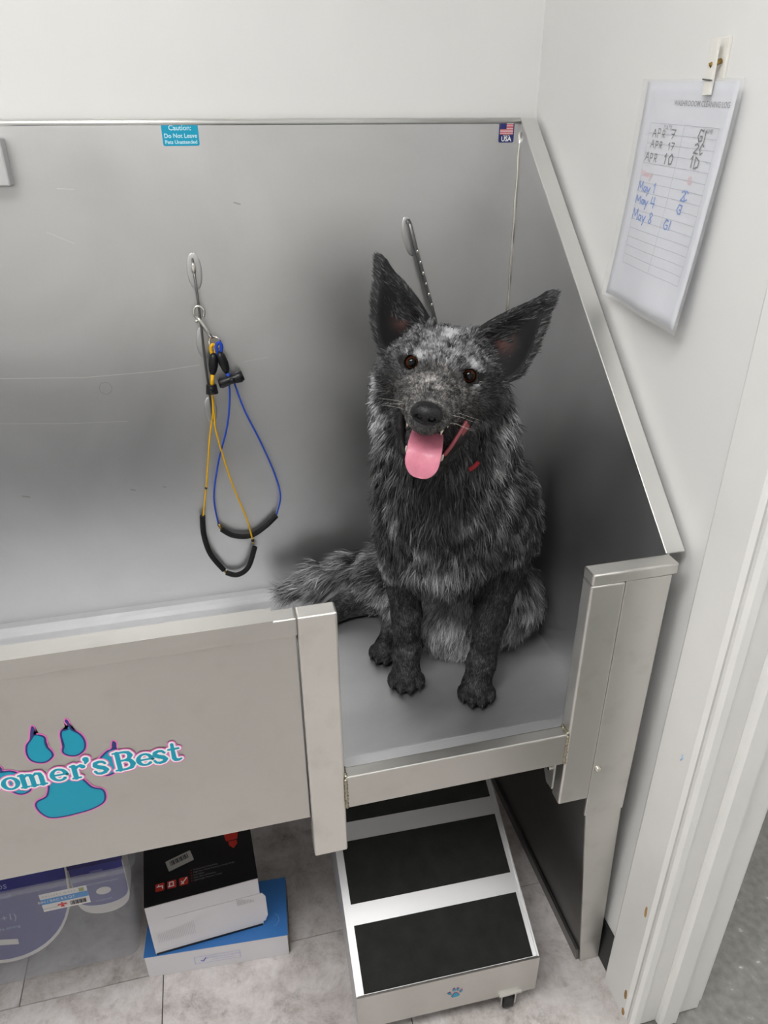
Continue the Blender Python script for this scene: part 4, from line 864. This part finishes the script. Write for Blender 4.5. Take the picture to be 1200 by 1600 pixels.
# --- head
def hcone(a, b, ra, rb, k, fur, L, tag_='head', sub=False): cone(hd(*a), hd(*b), ra/100, rb/100, k, 'head', fur, L, tag_, sub)
def hell(c, r, k, fur, L, tag_='head', sub=False, M=None): ell(hd(*c), np.array(r)/100, HM if M is None else M, k, 'head', fur, L, tag_, sub)
hell((0, -4.6, -1.0), (6.8, 6.4, 4.8), .03, .010, .34)
hell((0, -1.2, -.6), (4.6, 3.2, 2.6), .02, .007, .34)
for s in (-1, 1):
    hell((s*3.7, -1.5, 1.0), (1.9, 1.5, 1.0), .012, .006, .40)
    hell((s*5.6, -2.4, -2.6), (2.7, 3.6, 2.7), .025, .010, .12)
    hell((s*5.6, -4.2, -5.4), (3.4, 3.8, 3.8), .03, .024, .12, 'cheek')
    hcone((s*1.6, 3.0, -3.1), (s*1.15, 9.2, -3.0), 2.2, 1.6, .018, .004, .20, 'muzzle')
    hcone((s*3.8, .5, -3.6), (s*2.3, 5.4, -3.4), 2.3, 1.65, .02, .006, .17, 'muzzle')
hcone((0, -.2, -2.0), (0, 9.6, -2.2), 3.0, 1.9, .02, .005, .27, 'muzzle')
hcone((0, 9.6, -3.0), (0, 10.3, -3.2), 1.7, 1.35, .012, .003, .10, 'muzzle')
hcone((.2, -3.5, -6.6), (.5, 3.0, -9.4), 3.8, 2.4, .03, .014, .12, 'jaw')
for s in (-1, 1): hcone((.4+s*3.4, 1.0, -7.2), (.7+s*1.5, 6.8, -11.0), 2.1, 1.15, .02, .012, .10, 'jaw')
hcone((.5, 3.0, -9.4), (.7, 7.4, -11.2), 2.2, 1.2, .02, .006, .12, 'jaw')
for s, c_ in ((1, (5.9, 3.9, -4.1)), (-1, (-4.2, 3.2, -4.9))):
    hcone(c_, (.7+s*4.2, 5.9, -7.3), .55, .38, .012, .006, .04, 'lip')
    hcone((.7+s*4.2, 5.9, -7.3), (.7+s*2.9, 7.5, -9.9), .38, .34, .010, .005, .04, 'lip')
    hcone((.7+s*2.9, 7.5, -9.9), (.7, 8.5, -10.9), .34, .34, .010, .004, .04, 'lip')
# mouth: a wedge opened between lips and jaw
NM0 = len(PR)
def tilt(a): a = math.radians(a); return np.stack([HX, HY*math.cos(a)+HZ*math.sin(a), -HY*math.sin(a)+HZ*math.cos(a)])
hell((.7, 8.6, -6.9), (3.5, 5.0, 1.9), .005, 0, 0, 'mouth', True, tilt(-27))
hell((.9, 6.1, -5.5), (5.2, 2.6, 1.0), .004, 0, 0, 'mouth', True, tilt(-34))
# eye sockets
EYES = [np.array(hd(s*4.1, -.30, -.10)) for s in (-1, 1)]
for s in (-1, 1):
    for a_, b_, r_ in (((2.95, .75, -.25), (3.6, .78, .62), .26), ((3.6, .78, .62), (4.6, .60, .66), .30), ((4.6, .60, .66), (5.25, .05, .0), .28), ((5.25, .05, .0), (4.5, .55, -.85), .22), ((4.5, .55, -.85), (3.5, .85, -.85), .22), ((3.5, .85, -.85), (2.95, .75, -.25), .24)):
        hcone((s*a_[0], a_[1], a_[2]), (s*b_[0], b_[1], b_[2]), r_, r_, .006, .003, .02, 'lid')
GAZE = [unit(np.array((-.58, -1.36, 1.47))-e) for e in EYES]
for e, g in zip(EYES, GAZE): cone(e, e+g*.014, .0098, .0100, .003, 'head', 0, 0, 'socket', True)
# --- ears: cupped sheets sampled as beads; edges given in head coordinates
def ear(inner, outer, cup, s):
    I = np.array(spline(inner, 10)); O = np.array(spline(outer, 10)); n = 24
    ri = lambda A: np.array([[np.interp(t, np.linspace(0, 1, len(A)), A[:, j]) for j in range(3)] for t in np.linspace(0, 1, n)])
    I, O = ri(I), ri(O); pts = []
    for i in range(n):
        t = i/(n-1); m = 22 if t < .8 else 12
        for k in range(m+1):
            u = k/m; p = I[i]*(1-u)+O[i]*u; w = np.linalg.norm(I[i]-O[i]); p = p - np.array((0, 1, 0))*cup*min(w/6, 1.1)*math.sin(math.pi*u)**.8*(1-t*.55)
            pts.append((p, t))
    tip = hd(*((I[-1]+O[-1])/2)); base = hd(*((I[0]+O[0])/2)); fl = unit(tip-base)
    q0 = len(PR)
    for p, t in pts:
        c = hd(*p); PR.append(dict(t='e', c=c, r=np.full(3, .0037 - .0010*t), M=np.eye(3), k=.006 if t > .12 else .012, flow=fl, fur=.006, L=.04, tag='ear', sub=False))
    return I, O
NE0 = len(PR)
ear1 = ear([(-2.9, -5.9, 3.2), (-4.4, -6.0, 5.3), (-7.0, -6.5, 7.6), (-11.35, -7.2, 10.5)], [(-7.4, -3.6, -2.0), (-9.7, -4.0, .9), (-11.0, -5.2, 5.0), (-11.4, -7.2, 10.45)], 2.8, -1)
ear2 = ear([(3.3, -5.9, 3.3), (4.9, -6.0, 5.5), (7.7, -6.5, 7.9), (12.0, -7.2, 11.0)], [(7.6, -3.6, -2.2), (10.6, -4.0, .3), (11.9, -5.2, 4.8), (12.05, -7.2, 10.95)], 2.8, 1)

dV, dF = surface_nets(PR, (-.53, -.60, .562), (-.005, -.025, 1.335), .0032)
dV = relax(dV, dF, 2); dV[:, 2] = np.maximum(dV[:, 2], ZF+.0008)
dN, dA = vnormals(dV, dF)

# --- attributes carried by the primitives
BODY = [q for q in PR if not q['sub'] and q['tag'] != 'ear']
EARC = np.array([q['c'] for q in PR if q['tag'] == 'ear']); EARM = len(EARC)//2
earflow = [unit(hd(-11.3, -7.2, 10.4)-hd(-6, -5, 1)), unit(hd(12, -7.2, 10.8)-hd(6, -5, 1))]
NOSE = hd(0, 11.4, -1.4); HC_ = hd(0, -5, -2)
SPOTS = [(np.array(s_[:3]), s_[3], s_[4], .95) for s_ in (  # coat markings, and shade painted below the chest: x, y, z, radius, lightness
 (-0.272,-0.435,1.213,0.0220,0.42), (-0.285,-0.449,1.201,0.0131,0.45), (-0.295,-0.416,1.218,0.0160,0.36), (-0.240,-0.435,1.208,0.0160,0.34), (-0.282,-0.383,1.231,0.0091,0.20), (-0.216,-0.408,1.227,0.0108,0.20), 
 (-0.310,-0.428,1.206,0.0070,1.05), (-0.325,-0.421,1.202,0.0062,0.85), (-0.240,-0.453,1.193,0.0070,1.05), (-0.232,-0.457,1.183,0.0053,0.95), (-0.301,-0.451,1.194,0.0078,0.04), (-0.271,-0.465,1.183,0.0069,0.05), 
 (-0.325,-0.450,1.180,0.0070,0.50), (-0.322,-0.474,1.180,0.0068,0.40), (-0.240,-0.464,1.168,0.0088,0.45), (-0.260,-0.477,1.162,0.0087,0.35), (-0.300,-0.491,1.180,0.0118,0.44), (-0.314,-0.526,1.169,0.0082,0.48), 
 (-0.308,-0.477,1.184,0.0085,0.50), (-0.347,-0.416,1.175,0.0134,0.03), (-0.346,-0.435,1.152,0.0134,0.08), (-0.346,-0.483,1.149,0.0103,0.16), (-0.213,-0.456,1.167,0.0196,0.02), (-0.217,-0.459,1.132,0.0217,0.03), 
 (-0.240,-0.471,1.140,0.0124,0.10), (-0.278,-0.503,1.149,0.0085,0.20), (-0.344,-0.504,1.164,0.0100,0.26), (-0.345,-0.524,1.155,0.0082,0.22), (-0.299,-0.527,1.152,0.0083,0.20), (-0.272,-0.499,1.095,0.0141,0.10), 
 (-0.210,-0.437,1.075,0.0170,0.14), (-0.356,-0.368,1.127,0.0124,1.30), (-0.352,-0.365,1.101,0.0096,0.90), (-0.358,-0.378,1.156,0.0093,1.30), (-0.350,-0.362,1.056,0.0138,0.35), (-0.349,-0.368,1.031,0.0129,0.55), 
 (-0.345,-0.387,1.008,0.0178,0.12), (-0.162,-0.396,1.100,0.0117,1.30), (-0.158,-0.400,1.076,0.0108,1.00), (-0.170,-0.415,1.053,0.0117,0.60), (-0.193,-0.428,1.034,0.0136,0.50), (-0.137,-0.373,1.005,0.0124,0.50), 
 (-0.305,-0.455,1.015,0.0254,0.01), (-0.276,-0.464,1.021,0.0253,0.01), (-0.290,-0.462,0.982,0.0285,0.02), (-0.256,-0.464,0.986,0.0191,0.04), (-0.310,-0.453,0.980,0.0172,0.06), (-0.343,-0.394,0.973,0.0140,0.50), 
 (-0.338,-0.418,0.952,0.0119,0.42), (-0.344,-0.384,0.989,0.0100,0.10), (-0.320,-0.445,0.948,0.0117,0.42), (-0.312,-0.440,0.918,0.0139,0.55), (-0.310,-0.408,0.861,0.0125,0.50), (-0.289,-0.426,0.858,0.0144,0.58), 
 (-0.259,-0.437,0.849,0.0185,0.62), (-0.224,-0.440,0.857,0.0165,0.55), (-0.250,-0.454,0.906,0.0139,0.32), (-0.282,-0.463,0.938,0.0136,0.10), (-0.228,-0.451,0.909,0.0120,0.25), (-0.205,-0.433,0.996,0.0138,0.42), 
 (-0.240,-0.461,0.970,0.0116,0.48), (-0.214,-0.446,0.970,0.0098,0.12), (-0.182,-0.420,0.964,0.0141,0.32), (-0.160,-0.400,0.986,0.0122,0.60), (-0.204,-0.443,0.925,0.0121,0.45), (-0.185,-0.430,0.929,0.0102,0.38), 
 (-0.149,-0.411,0.933,0.0166,0.06), (-0.157,-0.419,0.884,0.0231,0.03), (-0.103,-0.364,0.967,0.0107,0.65), (-0.095,-0.385,0.925,0.0128,0.60), (-0.118,-0.391,0.952,0.0126,0.05), (-0.107,-0.402,0.877,0.0150,0.38), 
 (-0.122,-0.406,0.845,0.0151,0.30), (-0.046,-0.290,0.716,0.0148,0.48), (-0.338,-0.376,0.894,0.0146,0.05), (-0.322,-0.393,0.868,0.0167,0.04), (-0.311,-0.350,0.762,0.0157,0.04), (-0.308,-0.361,0.701,0.0114,0.13), 
 (-0.304,-0.369,0.647,0.0093,0.16), (-0.304,-0.375,0.618,0.0105,0.15), (-0.148,-0.406,0.813,0.0218,0.03), (-0.160,-0.409,0.749,0.0178,0.03), (-0.177,-0.423,0.679,0.0135,0.07), (-0.195,-0.437,0.618,0.0114,0.09), 
 (-0.182,-0.434,0.646,0.0091,0.13), (-0.209,-0.328,0.667,0.0240,0.75), (-0.199,-0.336,0.656,0.0168,0.85), (-0.237,-0.294,0.672,0.0170,0.60), (-0.256,-0.406,0.791,0.0151,0.08), (-0.173,-0.309,0.714,0.0144,0.12), 
 (-0.077,-0.333,0.672,0.0134,0.65), (-0.084,-0.336,0.660,0.0122,0.55), (-0.061,-0.326,0.679,0.0122,1.00), (-0.340,-0.317,0.807,0.0158,0.70), (-0.334,-0.333,0.794,0.0134,0.65), (-0.315,-0.118,0.693,0.0133,0.50), 
 (-0.300,-0.198,0.636,0.0155,0.65), (-0.359,-0.092,0.647,0.0299,0.60), (-0.429,-0.085,0.631,0.0340,0.65), (-0.472,-0.070,0.623,0.0246,0.60), (-0.337,-0.122,0.672,0.0133,0.30), (-0.345,-0.152,0.618,0.0186,0.07), 
 (-0.315,-0.174,0.650,0.0104,0.35), (-0.324,-0.286,0.603,0.0148,0.07), (-0.256,-0.403,1.226,0.0081,1.90), (-0.263,-0.416,1.222,0.0053,1.60), )]
def attrs(P):
    D = np.stack([sdf(P, q) for q in BODY]); m = D.min(0); W = np.exp(-(D-m)/.010); W /= W.sum(0)
    L = W.T@np.array([q['L'] for q in BODY]); fur = W.T@np.array([q['fur'] for q in BODY])
    headw = W.T@np.array([1. if isinstance(q['flow'], str) else 0. for q in BODY])
    fl = np.stack([np.zeros(3) if isinstance(q['flow'], str) else q['flow'] for q in BODY]); flow = W.T@fl
    hf = unit(unit(P-NOSE)*1.0 + .35*unit(P-HC_) - .35*HZ*(((P-HO)@HZ) < -.03)[:, None]); flow = flow + hf*headw[:, None]
    tl = np.array([q['tag'] for q in BODY])[W.argmax(0)]
    for c, r, l, s in SPOTS:
        w = s*np.exp(-((P-c)**2).sum(1)/r**2); L = L*(1-w)+l*w
    ed = np.full(len(P), 9.); ei = np.zeros(len(P), int)
    near = np.linalg.norm(P-hd(0, -5, 5), axis=1) < .20; idxs = np.where(near)[0]
    for a in range(0, len(idxs), 20000):
        s = idxs[a:a+20000]; dd = ((P[s][:, None, :]-EARC[None])**2).sum(-1); j = dd.argmin(1); ed[s] = np.sqrt(dd[np.arange(len(s)), j]); ei[s] = j
    isear = (ed < .0075) & (ed-.0037 < m-.001)
    w1 = (ei < EARM)
    flow[isear & w1] = earflow[0]; flow[isear & ~w1] = earflow[1]
    return L, fur, unit(flow), tl, isear, W, w1
L_, fur_, flow_, tag_, ear_, W_, e1_ = attrs(dV)
mouthd = np.minimum(*[sdf(dV, q) for q in PR[NM0:NM0+2]])
sock = np.minimum(*[np.linalg.norm(dV-e, axis=1) for e in EYES])
lips = (mouthd < .0022) & ((dV-HO)@HY > .02)
inear = ear_ & ((dN@HY) > .15)
# strand lightness -> colour
def coat(v, tint):
    v = np.clip(v, 0, 1)[:, None]**1.35; return (np.array((.0065, .0065, .0075))*(1-v) + np.array((.62, .62, .64))*v)*tint
base = coat(L_*.75, 1.)
base[ear_] = (.010, .010, .011)
innerc = np.exp(-np.minimum(((dV-hd(-7.0, -6.5, 3.4))**2).sum(1), ((dV-hd(7.6, -6.5, 3.4))**2).sum(1))/.013**2)[:, None]
base = np.where(inear[:, None], base*(1-innerc)+np.array((.11, .050, .044))*innerc, base)
base[lips] = (.17, .040, .045); base[(W_.argmax(0) >= 0) & ((tag_ == 'lip') | (tag_ == 'lid')) & ~lips] = (.008, .007, .007)
base[sock < .0128] = (.006, .005, .005)
FURBASE = bpy.data.materials.new('dog_skin'); FURBASE.use_nodes = True; nt = FURBASE.node_tree; b = nt.nodes['Principled BSDF']; a = nt.nodes.new('ShaderNodeVertexColor'); a.layer_name = 'Col'; nt.links.new(a.outputs[0], b.inputs['Base Color']); b.inputs['Roughness'].default_value = .6; b.inputs['Specular IOR Level'].default_value = .25
FURM = bpy.data.materials.new('dog_fur'); FURM.use_nodes = True; nt = FURM.node_tree; b = nt.nodes['Principled BSDF']; a = nt.nodes.new('ShaderNodeVertexColor'); a.layer_name = 'Col'; nt.links.new(a.outputs[0], b.inputs['Base Color']); b.inputs['Roughness'].default_value = .55; b.inputs['Specular IOR Level'].default_value = .35
dog = empty('dog', (-.22, -.28, ZF)); tag(dog, 'black and grey merle dog with pricked ears sitting in the tub, mouth open', 'dog')
np_mesh('body', dV, dF, FURBASE, dog, base)

# --- fur
def make_fur(n, seed):
    r = np.random.default_rng(seed)
    fc = dV[dF].mean(1); fl_ = fur_[dF].mean(1); dens = dA*np.clip(.012/np.maximum(fl_, .004), .45, 1.9)
    bad = lips[dF].any(1) | (sock[dF].min(1) < .0128) | (np.linalg.norm(fc-NOSE, axis=1) < .0165) | (fc[:, 2] < ZF+.003) | (tag_[dF[:, 0]] == 'lip') | (tag_[dF[:, 0]] == 'lid')
    ei = inear[dF].any(1); dens = np.where(ei, dens*1.5, dens); dens[bad] = 0
    fn = dN[dF].mean(1); away = (fn@np.array((.30, .93, -.2))) > .35; dens[away] *= .35
    f = r.choice(len(dF), n, p=dens/dens.sum()); u, v = r.random((2, n, 1)); q = dV[dF[f]]
    P = (q[:, 0]*(1-u)+q[:, 1]*u)*(1-v)+(q[:, 3]*(1-u)+q[:, 2]*u)*v; qn = dN[dF[f]]; N = unit((qn[:, 0]*(1-u)+qn[:, 1]*u)*(1-v)+(qn[:, 3]*(1-u)+qn[:, 2]*u)*v)
    L, fur, flow, tg, er, W, w1 = attrs(P); ine = inear[dF[f]].any(1)
    flow = flow - N*(flow*N).sum(1, keepdims=True); flow = unit(flow)
    nz = np.stack([lattice_noise(P, .016, 20+i) for i in range(3)], 1); nz2 = np.stack([lattice_noise(P, .006, 30+i) for i in range(3)], 1)
    ln = fur*(.72+.5*r.random(n)); ln[er] = .0035+.002*r.random(er.sum()); ln[ine] = .006+.011*r.random(ine.sum())
    hair_in = ine; side_dir = np.where(w1[:, None], HX[None], -HX[None]); flow = np.where(hair_in[:, None], unit(flow*.8-side_dir*.45), flow)
    lift = np.where(ln < .009, .42, .30) + .12*r.standard_normal(n); lift = np.clip(lift, .08, .9); lift[er] = .14
    wob = (.30*nz+.28*nz2+.10*r.standard_normal((n, 3)))*np.clip(ln/.02, .25, 1.2)[:, None]
    d0 = unit(flow+wob*.5+N*lift[:, None]*1.7); d1 = unit(flow+wob+N*lift[:, None]*.7); d2 = unit(flow+wob*1.3+N*(lift*.15)[:, None]+DOWN*(.25*np.clip(ln/.03, 0, 1))[:, None])
    s = (ln/3)[:, None]; P0 = P-N*.001; P1 = P0+d0*s; P2 = P1+d1*s; P3 = P2+d2*s
    for Q in (P1, P2, P3):
        Q[:, 2] = np.maximum(Q[:, 2], ZF+.0015); Q[:, 0] = np.minimum(Q[:, 0], -.003); Q[:, 1] = np.minimum(Q[:, 1], -.006)
    sd = unit(np.cross(d1, N)+.35*r.standard_normal((n, 3))); w = np.where(ln < .009, .00042, np.where(ln < .02, .00055, .00075))*(.7+.6*r.random(n)); w = w[:, None]
    V = np.stack([P0-sd*w*.9, P0+sd*w*.9, P1-sd*w, P1+sd*w, P2-sd*w*.7, P2+sd*w*.7, P3], 1).reshape(-1, 3)
    # colour: markings + mottling by tufts + strand to strand
    v1 = lattice_noise(P, .021, 3); v2 = lattice_noise(P, .0075, 5); v3 = lattice_noise(P, .0032, 6)
    amp = np.clip(L*1.25, .045, .42); hm = np.isin(tg, ('head', 'muzzle', 'jaw', 'leg', 'paw')).astype(float)
    vs = lattice_noise(P-flow*((P*flow).sum(1, keepdims=True)*.82), .0055, 8)
    val = L*.92 + amp*((1-.7*hm)*.8*v1+(.8-.2*hm)*v2+(.45+.15*hm)*v3+(.9-.2*hm)*vs) + .07*r.standard_normal(n); val = np.where(r.random(n) < .05, val+.22*L+.05, val)
    val[er] = .05+.05*r.random(er.sum()); val[ine] = np.where(r.random(ine.sum()) < .22, .30, .08)
    tint = np.ones((n, 3)); tint[tg == 'muzzle'] = (1.04, 1.0, .94)
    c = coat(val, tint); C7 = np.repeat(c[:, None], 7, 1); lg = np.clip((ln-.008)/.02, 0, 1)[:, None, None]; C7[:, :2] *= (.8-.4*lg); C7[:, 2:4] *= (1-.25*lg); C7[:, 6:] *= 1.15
    b0 = (np.arange(n)*7)[:, None]
    tris = np.concatenate([b0+np.array([[0, 1, 3]]), b0+np.array([[0, 3, 2]]), b0+np.array([[2, 3, 5]]), b0+np.array([[2, 5, 4]]), b0+np.array([[4, 5, 6]])])
    return V, tris, C7.reshape(-1, 3)
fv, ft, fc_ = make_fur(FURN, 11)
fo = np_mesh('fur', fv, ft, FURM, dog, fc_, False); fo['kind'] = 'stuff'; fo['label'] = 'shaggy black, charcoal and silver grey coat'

# --- eyes
PUP = mat('dog_pupil', (.003, .003, .003, 1), .03, spec=.3); IRIS = mat('dog_iris', srgb(66, 34, 17), .05, spec=.3, var=.25, scale=300); SCL = mat('dog_eye_rim', (.012, .008, .007, 1), .08, spec=.3)
for s, e in zip((-1, 1), EYES):
    g = GAZE[(s+1)//2]; q = Vector((0, 0, 1)).rotation_difference(Vector(g)).to_matrix().to_4x4()
    bm = bmesh.new(); bmesh.ops.create_uvsphere(bm, u_segments=32, v_segments=40, radius=.0108); bmesh.ops.transform(bm, matrix=Matrix.Translation(Vector(e)) @ q, verts=bm.verts)
    gm = Vector(g)
    for f in bm.faces:
        a = math.degrees((f.calc_center_median()-Vector(e)).angle(gm)); f.material_index = 0 if a < 36 else (1 if a < 55 else 2); f.smooth = True
    me = bpy.data.meshes.new('eye'); bm.to_mesh(me); bm.free()
    for m_ in (PUP, IRIS, SCL): me.materials.append(m_)
    o = link('eye', me, None, dog); o.matrix_parent_inverse = parent_world(dog).inverted(); o['label'] = 'glossy brown eye with black pupil'

# --- nose leather
NP = PR; PR = []
hell((0, 10.9, -1.2), (1.9, 1.3, 1.15), .006, 0, 0); hell((0, 11.5, -1.7), (1.55, .95, 1.05), .008, 0, 0)
for s in (-1, 1): hell((s*1.2, 11.0, -1.75), (.88, 1.0, .8), .006, 0, 0)
hcone((0, 11.3, -2.2), (0, 10.9, -3.6), .55, .35, .008, 0, 0)
for s in (-1, 1): hell((s*.90, 12.15, -1.75), (.46, .75, .38), .003, 0, 0, 'x', True); hell((s*1.75, 11.9, -2.1), (.55, .5, .16), .003, 0, 0, 'x', True)
nc = hd(0, 11, -2); nV, nF = surface_nets(PR, nc-.032, nc+.032, .0011); PR = NP
o = np_mesh('nose', relax(nV, nF, 1), nF, mat('dog_nose', (.006, .006, .007, 1), .36, spec=.4, bump=.35, bscale=500), dog); o['label'] = 'moist black nose'

# --- tongue
TG = mat('dog_tongue', srgb(210, 128, 148), .38, var=.06, scale=120, bump=.25, bscale=600, coat=.15)
tp = spline([(.3, 4.0, -7.4), (.5, 6.4, -7.4), (.6, 8.2, -7.6), (.7, 9.4, -8.2), (.75, 10.2, -9.2), (.8, 10.7, -10.3), (.8, 10.9, -11.3)], 12); nT = len(tp)
bm = bmesh.new(); rows = []
for i, p in enumerate(tp):
    t = i/(nT-1); hw = (2.15+.25*math.sin(t*math.pi))*math.sqrt(max(1-((max(t-.66, 0))/.34)**2, .0004)); th = .34*(1-.55*t)
    a = np.array(tp[max(i-1, 0)]); b2 = np.array(tp[min(i+1, nT-1)]); tn = unit(b2-a); nn = np.array((0, -tn[2], tn[1]))
    row = []
    for k in range(20):
        an = 2*math.pi*k/20; x = math.cos(an); y = math.sin(an); up = th*y*(1 if y > 0 else 1.) - (.22*math.exp(-(x/.16)**2) if y > 0 else 0) + .18*x*x
        row.append(bm.verts.new(hd(*(np.array(p)+np.array((x*hw, 0, 0))+nn*up))))
    rows.append(row)
for i in range(nT-1):
    for k in range(20): bm.faces.new((rows[i][k], rows[i][(k+1) % 20], rows[i+1][(k+1) % 20], rows[i+1][k]))
bm.faces.new(rows[0]); bm.faces.new(rows[-1][::-1]); o = finish(bm, 'tongue', TG, dog, True); o['label'] = 'pink tongue hanging out'
# --- gums along the lower lips
GUM = mat('dog_gum', srgb(138, 66, 72), .4)
for s, q in ((1, [(5.35, 4.3, -4.55), (4.75, 5.5, -6.0), (4.15, 6.5, -7.5), (3.35, 7.5, -9.0)]),):
    tube('gum', spline([hd(*p) for p in q], 5), [.0015]+[.0031]*(5*(len(q)-1)-1)+[.0025], GUM, dog, 8)
# --- teeth
TOOTH = mat('dog_tooth', srgb(232, 224, 205), .25)
def tooth(a, b, r): tube('tooth', [hd(*a), hd(*(np.array(a)*.5+np.array(b)*.5)), hd(*b)], [r, r*.8, r*.15], TOOTH, dog, 8)
for s in (-1, 1):
    tooth((.7+s*2.35, 7.7, -9.7), (.7+s*2.6, 8.6, -8.2), .0032)
    tooth((s*2.3, 8.3, -4.2), (s*2.35, 8.4, -5.5), .0030)
    tooth((s*2.9, 6.4, -4.4), (s*2.95, 6.5, -5.2), .0026)
# --- claws
CLAW = mat('dog_claw', (.012, .011, .011, 1), .3)
for t, f, s in TOES:
    a = t+f*.013*s+DZ*.002; tube('claw', [a, a+f*.006*s-DZ*.003, a+f*.010*s-DZ*.008*s], [.0030*s, .0026*s, .0008], CLAW, dog, 7)
# --- whiskers, and the bit of red collar that shows in the ruff
WH = mat('dog_whisker', srgb(225, 222, 215), .4); bm = bmesh.new(); rw = random.Random(3)
for s in (-1, 1):
    for k in range(4):
        y = 6.5+rw.random()*2.2; z = -2.6-rw.random()*1.4; x = s*(2.3-.05*y); l = 3.2+rw.random()*2.2
        add_tube(bm, [hd(x, y, z), hd(x+s*l*.45, y-.3, z+.1), hd(x+s*l*.85, y-1.4, z-.5-.4*rw.random()), hd(x+s*l, y-2.2, z-1.1)], [.00012, .00011, .00009, .00005], 4)
o = finish(bm, 'whiskers', WH, dog); o['kind'] = 'stuff'; o['label'] = 'pale whiskers'
COLL = (-0.2362, -0.4681, 1.0472)
tube('collar', spline([(COLL[0]-.007, COLL[1], COLL[2]-.005), (COLL[0], COLL[1]-.002, COLL[2]), (COLL[0]+.008, COLL[1]+.002, COLL[2]+.005)], 6), [.002]+[.0035]*11+[.002], mat('red_webbing', srgb(120, 16, 24), .8), dog, 8)['label'] = 'bit of red collar in the ruff'
